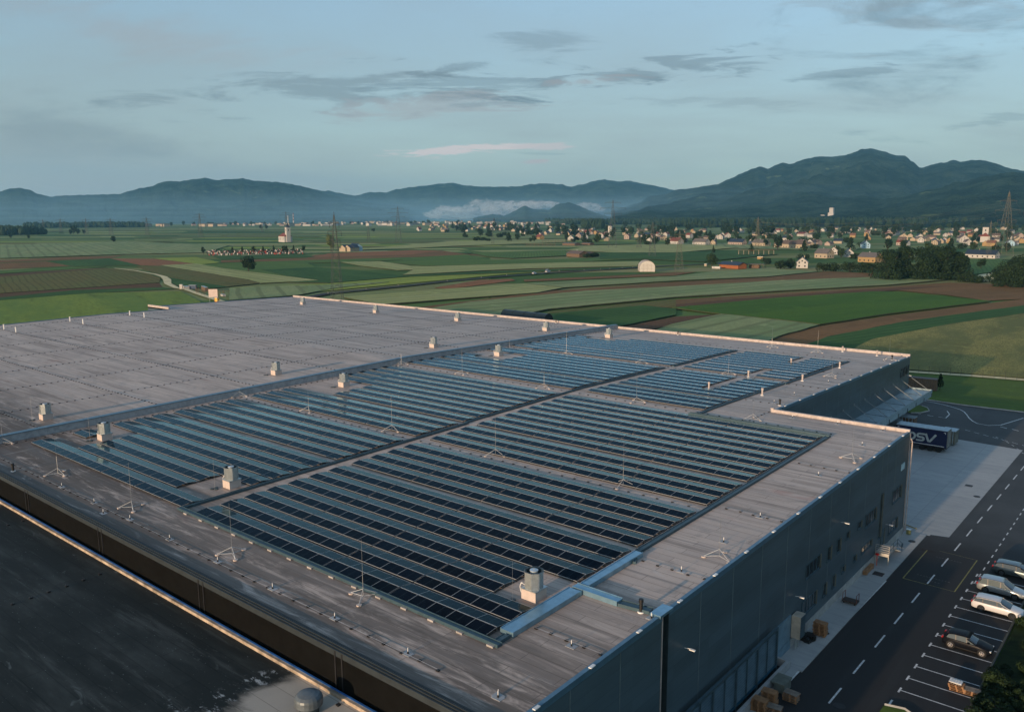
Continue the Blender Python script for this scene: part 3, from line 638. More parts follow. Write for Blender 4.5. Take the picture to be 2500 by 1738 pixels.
nt.l.new(c, b.inputs['Base Color']); b.inputs['Roughness'].default_value = .95; b.inputs['Specular IOR Level'].default_value = .05
g = MB(); g.quad((-14000,-900,-.25),(10000,-900,-.25),(10000,15000,-.25),(-14000,15000,-.25)); tag(g.build('ground', m), kind='structure')
ZF = [0.]; M_crop_side = mat('crop_sides', (.035,.045,.02), .9)  # upright crop sides get a darker colour than the tops
def field(poly, mk, h=0., name='field', z=None):
    """poly in picture pixels lying on the ground; h = crop height"""
    P = [G(x, y, 0.) for x, y in poly]; ZF[0] += .012 if z is None else 0; z = -.22+ZF[0] if z is None else z
    e = max(((P[(i+1) % len(P)]-P[i]) for i in range(len(P))), key=lambda v: v.length); a = atan2(e.y, e.x)
    c = sum(P, Vector())/len(P); R_ = Matrix.Rotation(-a, 3, 'Z'); L = [R_ @ (p_-c) for p_ in P]
    # subdivide and roughen the outline a little
    out = []
    for i in range(len(L)):
        p0, p1 = L[i], L[(i+1) % len(L)]; n = max(1, int((p1-p0).length/9))
        n = min(n, 60)
        for k in range(n):
            q_ = p0.lerp(p1, k/n); amp = .35 if k else 0; out.append((q_.x+random.uniform(-amp,amp), q_.y+random.uniform(-amp,amp)))
    s = sum(out[i][0]*out[(i+1) % len(out)][1]-out[(i+1) % len(out)][0]*out[i][1] for i in range(len(out)))
    if s < 0: out.reverse()
    q = MB()
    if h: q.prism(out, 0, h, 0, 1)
    else: q.add([(x, y, 0) for x, y in out], [tuple(range(len(out)))])
    o = q.build(name, [FM[mk], M_crop_side]); o.location = (c.x, c.y, z); o.rotation_euler = (0,0,a); tag(o, kind='structure'); return o
FL = [
 ('bright', [(-60,737),(200,716),(440,711),(487,735),(560,800),(300,900),(-60,900)], .25), ('dgreen', [(-60,733),(180,709),(398,702),(425,706),(200,717),(-60,738)], .4),
 ('dbrown', [(-60,719),(389,690),(398,702),(180,710),(-60,733)], 0), ('olive', [(-60,681),(267,655),(333,659),(392,678),(389,690),(-60,720)], .3), ('dbrown', [(-60,672),(255,654),(296,656),(-60,681)], 0),
 ('green', [(-60,664),(178,652),(259,652),(-60,672)], .3), ('brown', [(-60,645),(111,638),(174,649),(-60,660)], 0), ('dgreen', [(115,639),(266,631),(341,648),(181,651)], .3),
 ('red', [(266,631),(378,632),(485,644),(392,649),(341,648)], 0), ('ylw', [(374,631),(478,628),(540,641),(492,646)], .2), ('brown', [(-60,638),(150,628),(300,624),(266,631),(100,637),(-60,644)], 0),
 ('wheat', [(392,649),(478,645),(548,657),(777,686),(637,693),(607,684)], .7), ('olive', [(333,651),(392,650),(607,685),(632,693),(555,701),(407,677)], .5),
 ('dgreen', [(333,660),(407,678),(560,701),(500,706),(430,697),(392,679)], .4),
 ('green', [(492,647),(600,641),(750,636),(1000,629),(1010,634),(832,641),(752,643),(770,652),(900,662),(983,673),(800,687),(777,685),(548,656)], .4),
 ('dgreen', [(640,660),(770,654),(900,664),(983,674),(800,688),(700,675)], .5),
 ('brown', [(540,641),(540,636),(748,630),(770,622),(1000,611),(1080,612),(1135,620),(1180,623),(1000,628),(740,636)], 0), ('red', [(768,628),(800,619),(1000,611),(1080,612),(1000,622)], 0),
 ('dgreen', [(540,634),(520,627),(735,621),(768,628)], .3), ('wheat', [(832,641),(927,639),(1000,650),(1010,660),(971,661),(880,650)], .6),
 ('green', [(1010,629),(1140,622),(1200,635),(1380,633),(1570,625),(1570,632),(1400,641),(1040,650),(930,640),(1000,634)], .3),
 ('wheat', [(983,673),(1010,660),(1000,651),(1040,652),(1400,642),(1560,640),(1556,651),(1300,657),(1180,662)], .7), ('dgreen', [(700,690),(983,674),(1180,664),(1556,652),(1556,655),(1180,669),(1000,676),(800,692)], .4),
 ('ylw', [(560,703),(800,693),(1000,677),(1180,670),(1330,664),(1240,670),(1000,692),(800,711),(660,722)], .2), ('wheat2', [(560,705),(660,700),(800,697),(950,690),(820,705),(730,722),(560,735)], .5),
 ('red', [(1059,703),(1170,684),(1248,681),(1259,685),(1096,706)], 0), ('brown', [(1278,683),(1450,676),(1650,665),(1700,664),(1650,673),(1281,688)], 0),
 ('wheat', [(837,728),(1059,710),(1281,695),(1374,705),(1311,717),(930,746)], .7), ('wheat2', [(1281,694),(1450,685),(1650,676),(1740,665),(1872,657),(1998,665),(1872,677),(1650,687),(1377,704)], .6),
 ('brown', [(960,758),(1355,710),(1429,705),(1650,689),(1872,678),(2020,663),(2131,668),(2128,677),(1909,686),(1650,700),(1429,712),(1022,760)], 0), ('wheat2', [(1000,765),(1150,740),(1429,713),(1650,702),(1909,687),(2131,679),(2302,686),(2168,698),(1900,713),(1650,728),(1337,758),(1260,775),(1100,775)], .7),
 ('olive', [(1330,800),(1337,762),(1560,740),(1650,733),(1650,752),(1570,747)], .1), ('dgreen', [(1320,770),(1570,748),(1650,756),(1650,771),(1507,800),(1330,805)], .4),
 ('dbrown', [(1490,806),(1650,774),(1760,768),(1650,792),(1559,812)], 0),
 ('brown', [(1500,745),(1640,733),(2168,701),(2316,691),(2500,696),(2620,700),(2620,722),(2500,731),(2409,735),(2300,720),(2187,709),(1900,727),(1650,753)], 0),
 ('dbrown', [(1640,745),(1900,722),(2187,704),(2330,698),(2187,710),(1900,729),(1650,753)], 0),
 ('beet', [(1640,754),(1909,729),(2131,714),(2205,715),(2420,738),(2168,769),(2002,795),(1909,784),(1761,769)], .5),
 ('brown', [(1820,845),(1930,815),(2002,798),(2168,772),(2428,740),(2500,731),(2620,722),(2620,740),(2500,749),(2205,788),(2050,825),(1960,850)], 0),
 ('wheat2', [(1560,825),(1640,796),(1761,771),(1909,787),(1998,798),(1900,826),(1857,845),(1700,850)], .7), ('dgreen', [(1930,860),(2020,826),(2205,789),(2500,749),(2620,741),(2620,758),(2500,768),(2316,795),(2131,832),(2060,870)], .5),
 ('straw', [(2057,870),(2131,832),(2316,796),(2500,769),(2700,755),(2760,955),(2500,928),(2224,908),(2120,900)], .5),
 ('wheat2', [(2060,590),(2120,600),(2090,611),(1960,611),(1800,607),(1650,600),(1650,592),(1900,597)], .3), ('green', [(2330,640),(2440,632),(2470,660),(2370,672),(2330,665)], .1), ('grey', [(2390,672),(2450,662),(2440,690),(2370,688)], 0),
 ('wheat', [(1450,601),(1660,596),(1800,606),(1650,618),(1500,618),(1380,612)], .5), ('dgreen', [(1465,618),(1650,617),(1790,612),(1900,622),(1720,640),(1620,636),(1570,634),(1465,634)], .3), ('green', [(1150,618),(1380,612),(1390,625),(1250,632),(1190,628)], .3),
 ('wheat2', [(0,600),(300,590),(560,600),(500,618),(300,622),(0,632)], .3), ('wheat', [(840,612),(1100,590),(1380,585),(1380,592),(1100,602),(1000,608)], .2),
]
rs = random.Random(21); py = 553.5
while py < 628:
    th_ = .5+(py-545)*.05; px = -60-rs.random()*120
    while px < 1420:
        L_ = rs.uniform(140, 620); x1_ = px+L_
        if rs.random() < .62 and not (py > 604 and 480 < px+L_/2 < 760): 
            d_ = -.006*(px-600)*(1 if py < 590 else .4); s_ = L_*rs.uniform(-.006,.004)
            field([(px,py+d_),(x1_-L_*.04,py+d_+s_),(x1_,py+d_+s_+th_*.8),(px+L_*.05,py+d_+th_*.8)], rs.choice(('wheat','wheat','wheat2','green','dgreen','ylw','dgreen','wheat','olive')), 0, z=-.235)
        px = x1_+rs.uniform(2, 60)
    py += th_*1.05
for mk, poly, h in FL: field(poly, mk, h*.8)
# ---------------------------------------------------------------- country road, track, far path
M_asph = field_mat('asphalt', (.055,.06,.063), (.045,.05,.053), sc=4., var=.2, big=.15, bump=.1)
def ribbon(pts, w_, mt, name='road', z=.12, kind='structure'):
    P = [G(x, y, 0.) if len(a) == 2 else Vector(a) for a in pts for x, y in [a[:2]]]
    q = MB(); L = []
    for i, p_ in enumerate(P):
        t = (P[min(i+1, len(P)-1)]-P[max(i-1, 0)]).normalized(); n_ = Vector((-t.y, t.x, 0))
        w0 = w_[i] if isinstance(w_, (list, tuple)) else w_
        L.append((p_+n_*w0/2, p_-n_*w0/2))
    for (a, b_), (c_, d_) in zip(L, L[1:]): q.quad((a.x,a.y,z),(b_.x,b_.y,z),(d_.x,d_.y,z),(c_.x,c_.y,z))
    q.f = [f_[::-1] for f_ in q.f]
    return tag(q.build(name, mt), kind=kind)
ribbon([(700,738),(800,718),(894,709),(1000,698),(1092,688),(1170,681),(1237,675),(1350,667),(1461,660),(1550,655),(1630,650),(1721,646),(1800,640)], 5.6, M_asph, 'country_road', .45)
ribbon([(600,756),(540,737),(485,719),(455,708),(430,704),(410,694),(408,684),(400,677),(380,671),(330,662),(280,656)], [3.2,3.2,3.2,3,3,4,5,4,2.6,2.4,2], FM['grey'], 'gravel_path', .40)
ribbon([(590,624),(700,619.5),(860,615),(945,613)], 5., FM['grey'], 'cemetery_path', .32)
ribbon([(2180,909),(2224,911),(2360,920),(2500,931),(2600,940)], 2.6, FM['grey'], 'concrete_path', .42)
# ================================================================ YARD
def flat(name, mt, poly, z):
    q = MB(); q.add([(x, y, z) for x, y in poly], [tuple(range(len(poly)))])
    s = sum(poly[i][0]*poly[(i+1) % len(poly)][1]-poly[(i+1) % len(poly)][0]*poly[i][1] for i in range(len(poly)))
    if s < 0: q.f = [f_[::-1] for f_ in q.f]
    return tag(q.build(name, mt), kind='structure')
m, nt, b = newmat('yard_asphalt'); p = posc(nt); sx = nt.new('ShaderNodeSeparateXYZ', ins={0: p})
c = nt.mix(nt.ramp(nt.noise(p, .12, 6, .6), .35, .7), (.050,.054,.056), (.068,.073,.075))
old = nt.math('MULTIPLY', nt.ramp(nt.math('ADD', sx.outputs[1], nt.math('MULTIPLY', nt.math('SUBTRACT', nt.noise(p, .2, 4), .5), 14.)), 105, 120, 1., 0.), 1.)
c = nt.mix(old, c, (.022,.022,.023)); c = nt.mix(nt.ramp(nt.noise(nt.mapping(p, (.6,.05,1)), 1., 5, .6), .5, .75, 0, .45), c, (.036,.038,.04))
c = nt.mix(nt.ramp(nt.noise(p, 1.1, 6, .7), .6, .75, 0, .4), c, (.045,.04,.036)); c = nt.mix(nt.ramp(nt.noise(p, 14., 2), .5, .8, 0, .3), c, (.09,.09,.09))
nt.l.new(c, b.inputs['Base Color']); b.inputs['Roughness'].default_value = .8; b.inputs['Specular IOR Level'].default_value = .25; M_yard = m
m, nt, b = newmat('yard_concrete'); p = posc(nt); 
br = nt.new('ShaderNodeTexBrick', offset=0., ins={'Vector': p, 'Scale': 1., 'Mortar Size': .03, 'Mortar Smooth': .5, 'Brick Width': 5.5, 'Row Height': 5., 'Color1': (.36,.37,.365,1), 'Color2': (.31,.325,.325,1), 'Mortar': (.2,.2,.2,1)})
c = nt.mix(nt.ramp(nt.noise(nt.mapping(p, (.35,1.3,1)), 1., 6, .65), .4, .75, 0, .6), br.outputs[0], (.22,.24,.25))
nt.l.new(c, b.inputs['Base Color']); b.inputs['Roughness'].default_value = .75; M_yc = m
flat('yard', M_yard, [(-46,31),(-11.6,31),(-11.6,101),(-5,106),(-3,150),(-8,182),(-20,192),(-27,195.2),(-38,194.6),(-46,195.4),(-60,198),(-60,178),(-46,178)], .0)
flat('yard_concrete', M_yc, [(-46,111.1),(-22.2,111.1),(-22.1,163.4),(-32.8,164.1),(-46,165)], .03)
flat('asphalt_patch', M_yard, [(-24.2,106.),(-22.,106.),(-22.,112.2),(-24.2,111.6)], .045)
q = MB(); q.box(XW-.3, 69.3, -.05, -24.55, 110.9, .1); tag(q.build('pavement', M_yc), kind='structure')
q = MB(); q.box(-25.6, 31, -.05, -24.9, 69.3, .1); tag(q.build('pavement', M_yc), kind='structure')
flat('lawn', FM['lawn'], [(-60,198.2),(-46,195.6),(-38,194.8),(-27,195.4),(-20,192.3),(-5,190),(8,200),(8,236),(-32.5,231.5),(-57,227.5),(-75,224),(-75,190),(-60,190)], .25)
isl = [(-46.5,180.4),(-44.6,180.2),(-43.1,181.5),(-42.2,184.5),(-43.2,187.2),(-44.6,188.4),(-46.5,188.6)]
flat('lawn', FM['lawn'], isl, .14)
M_paint = mat('white_road_paint', (.55,.56,.56), .7, var=.3, scale=3.)
M_ypaint = mat('yellow_road_paint', (.2,.18,.05), .7, var=.3, scale=3.)
def line(pts, w_=.14, mt=None, label=None, name='road_marking', z=.012):
    P = [Vector((a[0], a[1], 0)) for a in pts]; q = MB(); L = []
    for i, p_ in enumerate(P):
        t = (P[min(i+1, len(P)-1)]-P[max(i-1, 0)]).normalized(); n_ = Vector((-t.y, t.x, 0)); L.append((p_-n_*w_/2, p_+n_*w_/2))
    for (a, b_), (c_, d_) in zip(L, L[1:]): q.quad((a.x,a.y,z),(c_.x,c_.y,z),(d_.x,d_.y,z),(b_.x,b_.y,z))
    return tag(q.build(name, mt or M_paint), kind='structure')
for k in range(20):
    y0 = 66.0+6.0*k; x_ = -21.0+.0085*(y0-66); line([(x_,y0),(x_+.02,y0+3.0)], .16)
line([(-24.85,66.6),(-24.8,71.9)], .17); line([(-24.78,72.5),(-24.5,93.9)], .17)
for k in range(22): line([(-16.9+.004*(117-y_),y_),(-16.9+.004*(117-y_),y_+1.1)] if True else 0, .14) if False else None
for k in range(14): line([(-16.75+.02*k*0, 99.3+2.3*k), (-16.75, 100.3+2.3*k)], .13)
YT = [96.9,94.4,91.9,89.4,86.9,84.3,81.85,79.4,76.87,74.36,71.89]
for y_ in YT+[99.4,101.9]:
    line([(-16.98,y_),(-11.8,y_+.05)], .12); line([(-17.0,y_-.45),(-17.0,y_+.45)], .16, z=.016)
line([(-17.05,69.0),(-17.05,69.9)], .16)
line([(-23.24,95.8),(-23.24,106.8),(-17.9,106.55),(-17.95,95.7),(-23.24,95.8)], .13, M_ypaint)
line([(-46,194.4),(-44,194.1),(-41.5,193),(-39.3,191.6),(-37.6,190.2),(-36.5,188.5),(-35.5,186),(-34.5,183.2),(-33.4,180.9),(-32.3,179.4),(-30.3,178.9),(-28.5,180.8),(-26.1,190.)], .22)
line([(-39.4,187.1),(-38.3,184.2),(-38.1,180.2),(-39.5,180.5)], .2); line([(-41.6,180.6),(-40.4,180.4)], .2); line([(-43.4,180.9),(-42.9,180.8)], .2)
for x0 in (-28.3,-26.2,-24.1): line([(x0,179.3-(x0+28.3)*.35),(x0+1.2,178.6-(x0+28.3)*.35)], .2)
for i in range(7): line([(-33+1.7*i,172.5-.9*i),(-32+1.7*i,171.9-.9*i)], .12)
for i in range(6): line([(-27.5+1.1*i,170.5-1.1*i*(1+.12*i)),(-27+1.1*i,169.9-1.1*i*(1+.12*i))], .12)
def kerb(pts, name='kerb'):
    q = MB(); q.path([(x, y, .1) for x, y in pts], .14, 4); return tag(q.build(name, M_conc), kind='structure')
kerb([(-60,198.1),(-46,195.5),(-38,194.7),(-27,195.3),(-20,192.1),(-8,182)]); kerb(isl[1:-1]); q = MB(); q.path([(-11.75,100.5,.06),(-11.72,60,.06)], .09, 4); tag(q.build('kerb', mat('dark_kerb', (.09,.095,.08), .9)), kind='structure')  # kerb along the bank has its own darker colour
kerb([(-17.3,68.6),(-15.8,69.0),(-14.5,68.2),(-13.7,66.5)])
flat('lawn', FM['lawn'], [(-17.4,60),(-13.6,60),(-13.7,66.5),(-14.5,68.1),(-15.8,68.9),(-17.3,68.5)], .12)
kerb([(-35.6,205.2),(-32,205.),(-28.3,204.9)])
M_grate = mat('iron_grate', (.03,.03,.032), .6, .4)
def disc(x, y, r, z, label, name='manhole_cover', sq=False):
    q = MB(); 
    if sq: q.box(-r,-r,0,r,r,.02)
    else: q.cyl((0,0,0), r, .02, 20); q.torus((0,0,.02), r*.85, .012, n=20)
    return tag(q.build(name, M_grate, None, (x, y, z)), label, 'manhole cover')
disc(-25.65,95.0,.55,.1,'square dark grate in the pavement beside the orange bench', sq=True, name='drain_grate'); disc(-25.4,107.6,.42,.1,'round manhole in the pavement at the far wall corner')
disc(-24.9,136.3,.5,.03,'square drain grate in the sunlit concrete yard', sq=True, name='drain_grate'); disc(-22.9,131.6,.45,.03,'round manhole at the edge of the sunlit concrete')
disc(-25.3,77.6,.25,.1,'small dark drain cover near the pallet stack'); disc(-20.2,66.2,.5,.0,'round manhole in the dark asphalt lane')
# lettering inside the yellow box: worn beyond reading, kept as short worn dashes
for yy, n_, x0 in ((104.6,9,-21.9),(97.9,11,-22.3),(96.9,5,-21.2)):
    for i in range(n_): line([(x0+.32*i,yy-.0),(x0+.18+.32*i,yy-.0)], .1, mat('worn_paint', (.11,.11,.10), .8) if 'worn_paint' not in bpy.data.materials else bpy.data.materials['worn_paint'])
# ================================================================ HILLS
m, nt, b = newmat('wooded_hillside'); p = posc(nt)
n1 = nt.noise(p, .006, 8, .72); c = nt.mix(nt.ramp(n1, .40, .62), (.008,.02,.014), (.042,.068,.042))
c = nt.mix(nt.ramp(nt.noise(p, .05, 4, .7), .5, .75, 0, .7), c, (.006,.014,.010))
c = nt.mix(nt.ramp(nt.noise(nt.mapping(p, (1,1,2.2)), .0042, 4, .55), .665, .69, 0, .8), c, (.11,.15,.065))
nt.l.new(c, b.inputs['Base Color']); b.inputs['Roughness'].default_value = 1.; b.inputs['Specular IOR Level'].default_value = 0.
bp = nt.new('ShaderNodeBump'); bp.inputs['Strength'].default_value = 1.; bp.inputs['Distance'].default_value = 22.; nt.l.new(nt.noise(p, .045, 4, .75), bp.inputs['Height']); nt.l.new(bp.outputs[0], b.inputs['Normal'])
M_hill = m
def hill(sky_, D, foot, back=1500, name='hills', step=5, nt_=26, rough=1., seed=0, tree=7.):
    xs_ = []; x = sky_[0][0]
    while x < sky_[-1][0]: xs_.append(x); x += step
    xs_.append(sky_[-1][0])
    def at(x):
        for (a, ya), (b_, yb) in zip(sky_, sky_[1:]):
            if a <= x <= b_:
                t = (x-a)/(b_-a); return ya+(yb-ya)*(t*t*(3-2*t)*.4+t*.6)
        return sky_[-1][1]
    q = MB(); rows = []
    for i, x in enumerate(xs_):
        p_ = far(x, at(x), D); d2 = Vector((p_.x, p_.y, 0)).normalized(); top = max(p_.z, 2.)
        top += tree*(noise.noise(Vector((p_.x*.02+seed, p_.y*.02, 3.)))+.6*noise.noise(Vector((p_.x*.06, p_.y*.06, 9.))))
        col = []
        for k in range(nt_+7):
            t = k/nt_ if k <= nt_ else 1+(k-nt_)/6.
            r_ = foot+(D-foot)*t if t <= 1 else D+back*(t-1)
            if t <= 1: h = (t**1.25)
            else: h = max(0, 1-(t-1)**1.4)
            P_ = d2*r_; env = sin(min(t,1)*pi)**.8
            g_ = noise.ridged_multi_fractal(Vector((P_.x*.0011+seed*7, P_.y*.0011, seed)), 1., 2.1, 5, 1., 2.)-1.
            g2 = noise.fractal(Vector((P_.x*.004+seed, P_.y*.004, 5.)), 1., 2., 4)
            z = top*h*(1+rough*env*(.42*g_)*min(1,1.4-t*.5)) + g2*14*env*rough
            z += tree*.8*noise.noise(Vector((P_.x*.03, P_.y*.03, 1.)))*min(1, t*4)*(1 if t < .97 else 0)
            lim = top*(.16+.84*t) if t <= 1 else 1e9
            z = min(z, lim if t < 1 else z); z = max(z, -.5) if 0 < t < 1.9 else -2
            if k == nt_: z = top
            col.append((P_.x, P_.y, z))
        rows.append(col)
    n = len(rows[0]); vs = [v for c_ in rows for v in c_]
    q.add(vs, [(i*n+k, (i+1)*n+k, (i+1)*n+k+1, i*n+k+1) for i in range(len(rows)-1) for k in range(n-1)])
    o = q.build(name, M_hill, smooth=True); return tag(o, kind='structure')
S1 = lambda L: [(x/2.701, 350+y/2.701) for x, y in L]; S2 = lambda L: [(800+x/2.701, 350+y/2.701) for x, y in L]; S3 = lambda L: [(1650+x/2.701, 350+y/2.701) for x, y in L]
hill([(690,453),(760,462),(830,472),(870,482),(940,500)], 9800, 8300, seed=3, step=6)
hill([(1480,452),(1530,441),(1590,452),(1640,463),(1700,480)], 10400, 9000, seed=4, step=6)
hill(S1([(-300,360),(-120,330),(0,320),(60,300),(120,296),(180,303),(260,335),(330,353),(420,345),(560,340),(700,337),(780,335),(850,315),(920,298),(1000,285),(1060,258),(1110,247),(1180,252),(1260,240),(1350,228),(1420,243),(1500,240),(1600,232),(1680,248),(1820,255),(1900,265),(2000,285),(2150,335),(2300,372),(2500,400),(2700,425)]), 8200, 5600, back=2500, seed=1, nt_=34)
hill(S2([(-250,420),(-60,350),(0,310),(80,330),(180,345),(280,322),(380,325),(450,305),(530,292),(640,280),(760,265),(820,260),(900,278),(1000,285),(1100,288),(1250,285),(1350,268),(1450,265),(1540,272),(1600,287),(1680,270),(1760,248),(1830,238),(1900,252),(2000,262),(2150,290),(2300,320),(2500,400)]), 10000, 7600, seed=2, nt_=30)
hill(S2([(960,495),(1010,482),(1060,470),(1110,470),(1170,478),(1240,440),(1300,415),(1360,432),(1450,440),(1530,400),(1580,393),(1640,405),(1720,440),(1800,470),(1900,495)]), 6100, 5300, back=700, seed=5, step=4, rough=.3, nt_=14)
hill(S3([(-420,440),(-330,420),(-250,395),(-180,350),(-110,340),(-60,335),(0,305),(100,298),(200,280),(270,272),(340,240),(420,205),(500,170),(560,153),(605,170),(660,145),(700,130),(760,135),(850,105),(940,87),(1020,88),(1100,82),(1180,60),(1230,38),(1300,34),(1370,52),(1440,78),(1510,80),(1560,120),(1610,165),(1660,150),(1740,130),(1830,112),(1880,122),(1960,110),(2060,118),(2140,145),(2220,170),(2296,180),(2500,165),(2700,200)]), 7400, 3600, back=2500, seed=6, nt_=44)
hill(S3([(300,478),(700,455),(1000,430),(1300,385),(1500,350),(1700,300),(1900,250),(2050,215),(2150,195),(2220,192),(2296,198),(2450,180),(2700,160)]), 4700, 2700, back=1200, seed=8, nt_=34, step=5)
# ================================================================ MIST AND FOG
def volmat(name, col, dens):
    hm = bpy.data.materials.new(name); hm.use_nodes = True; hn = hm.node_tree; hn.nodes.clear()
    pv = hn.nodes.new('ShaderNodeVolumePrincipled'); out = hn.nodes.new('ShaderNodeOutputMaterial'); hn.links.new(pv.outputs[0], out.inputs['Volume'])
    pv.inputs['Color'].default_value = (*col, 1); pv.inputs['Density'].default_value = dens; return hm
A_ = [far(-250, 530, 4700), far(420, 530, 4700), far(1000, 530, 4900), far(1500, 530, 5000), far(1900, 526, 4600), far(2750, 526, 6300)]; B_ = [far(2750, 526, 9500), far(1500, 530, 9300), far(900, 530, 8800), far(-250, 530, 8000)]
M_mist = volmat('valley_mist', (.42,.74,1.), 6.5e-5)
for i_, tp_ in enumerate((45., 75., 110., 150., 200.)):
    q = MB(); q.prism([(v.x*(1+.004*i_), v.y*(1+.004*i_)) for v in A_+B_], -.6+.05*i_, tp_)
    tag(q.build('valley_mist', M_mist), 'flat layer of blue mist at the foot of the hills', 'mist', kind='stuff')
def fogbank(cells, D, label):
    q = MB()
    for (px, py, rx, ry) in cells:
        c = far(px, py, D+random.uniform(-60,60)); sx_, sz_ = rx*D/F, ry*D/F
        n1_, n2_ = 20, 12; vs = []
        for i in range(n2_+1):
            th = pi*i/n2_
            for k in range(n1_):
                ph = 2*pi*k/n1_; v = Vector((sin(th)*cos(ph), sin(th)*sin(ph), cos(th)))
                s_ = 1+.6*noise.fractal(v*2.8+Vector((px*.1, py, 0)), 1., 2., 3)
                vs.append(c+Vector(rtv_)*v.x*sx_*s_+Vector(fwv_)*v.y*sx_*.8*s_+Vector((0,0,1))*v.z*sz_*s_)
        q.add(vs, [(i*n1_+k, (i+1)*n1_+k, (i+1)*n1_+(k+1) % n1_, i*n1_+(k+1) % n1_) for i in range(n2_) for k in range(n1_)])
    return tag(q.build('fog_bank', M_fog, smooth=True), label, 'fog', kind='stuff')
fwv_ = (-sin(YAW), cos(YAW), 0.); rtv_ = (cos(YAW), sin(YAW), 0.)
M_fog = volmat('fog', (1.,1.,1.), .0075)
F2_ = lambda x, y, rx, ry: (800+x/2.701, 350+y/2.701, rx/2.701, ry/2.701)
fogbank([F2_(*a) for a in ((720,470,90,26),(800,455,110,40),(900,458,100,45),(985,430,70,55),(980,395,35,24),(1060,440,90,55),(1140,430,90,45),(1230,420,100,38),(1320,405,100,24),(1420,405,90,26),(1490,405,55,18),(850,480,150,22),(1010,475,120,24))], 6600, 'pale fog bank drifting in front of the central hills')
fogbank([F2_(*a) for a in ((1690,412,50,22),(1740,420,60,26),(1790,435,45,16))], 6600, 'small pale fog patch right of the central fog bank')
# ================================================================ TREES
def leafmat(name, a, b_):
    m, nt, bb = newmat(name); n = nt.noise(posc(nt), .9, 3, .6)
    c = nt.mix(nt.ramp(n, .35, .68), a, b_)
    nt.l.new(c, bb.inputs['Base Color']); bb.inputs['Roughness'].default_value = .7; bb.inputs['Specular IOR Level'].default_value = .15; return m
M_lf = [leafmat('dark_foliage', (.009,.021,.009), (.02,.04,.013)), leafmat('mid_foliage', (.018,.037,.013), (.038,.062,.022)), leafmat('pale_foliage', (.07,.10,.035), (.12,.14,.05)), leafmat('shrub_foliage', (.009,.021,.007), (.022,.04,.012))]
M_bark = mat('bark', (.05,.035,.025), .9)
def crown_mesh(seed, h, w, n, leaf, kind='round'):
    rnd = random.Random(seed); q = MB(); cl = []
    if kind == 'cone': 
        for i in range(16):
            t = rnd.random(); cl.append((rnd.uniform(-1,1)*w*.2*(1-t), rnd.uniform(-1,1)*w*.2*(1-t), h*(.15+.8*t), w*.5*(1.05-t)*.8))
    elif kind == 'low':
        for i in range(26):
            a_ = rnd.uniform(0, 2*pi); z_ = rnd.uniform(.08,.84); r_ = rnd.uniform(.05,.40)*w*(1.1-.75*z_); cl.append((r_*cos(a_), r_*sin(a_), h*z_, w*rnd.uniform(.14,.22)))
    elif kind == 'shrub':
        for i in range(12):
            a_ = rnd.uniform(0, 2*pi); r_ = sqrt(rnd.random())*w*.36; cl.append((r_*cos(a_), r_*sin(a_), h*rnd.uniform(.25,.65), w*rnd.uniform(.14,.24)))
    else:
        for i in range(17):
            a_ = rnd.uniform(0, 2*pi); z_ = rnd.uniform(.3,.86); r_ = rnd.uniform(.1,.34)*w*(1-.6*abs(z_-.55)*2*.8); cl.append((r_*cos(a_), r_*sin(a_), h*z_, w*rnd.uniform(.13,.24)))
    for i in range(n):
        c = cl[rnd.randrange(len(cl))]; v = Vector((rnd.gauss(0,1), rnd.gauss(0,1), rnd.gauss(0,1))).normalized()
        r_ = c[3]*(.75+.35*rnd.random()**.5); P_ = Vector((c[0]+v.x*r_, c[1]+v.y*r_, max(.2, c[2]+v.z*r_*.85)))
        s_ = leaf*rnd.uniform(.6,1.25); t = (v+Vector((rnd.uniform(-.8,.8), rnd.uniform(-.8,.8), rnd.uniform(-.5,.8)))).normalized()
        a_ = t.cross(Vector((rnd.random(), rnd.random(), .3))).normalized(); b_ = t.cross(a_)
        q.add([P_-a_*s_*.5-b_*s_*.3, P_+a_*s_*.2-b_*s_*.5, P_+a_*s_*.6+b_*s_*.2, P_+b_*s_*.55, P_-a_*s_*.45+b_*s_*.3], [(0,1,2,3,4)])
    return q
def tree(seed, h, w, n, leaf, lm, kind='round', name='tree', label='tree', loc=(0,0,0), group=None):
    t = thing(name, label, 'bush' if kind == 'shrub' else 'tree', loc, 0, group)
    crown_mesh(seed, h, w, n, leaf, kind).build('crown', M_lf[lm], t)
    q = MB(); rnd = random.Random(seed)
    q.tube((0,0,-.2),(0,0,h*.45), w*.035, 7, 0, w*.02)
    for i in range(5):
        a_ = i*1.3+rnd.random(); q.tube((0,0,h*(.2+.05*i)),(cos(a_)*w*.25, sin(a_)*w*.25, h*(.42+.08*i)), w*.015, 5, 0, w*.006)
    q.build('trunk', M_bark, t); return t
def place(proto, P_, label, s=1., rz=None, group=None):
    return dup(proto, P_, random.uniform(0,6.28) if rz is None else rz, label, group, scale=s)
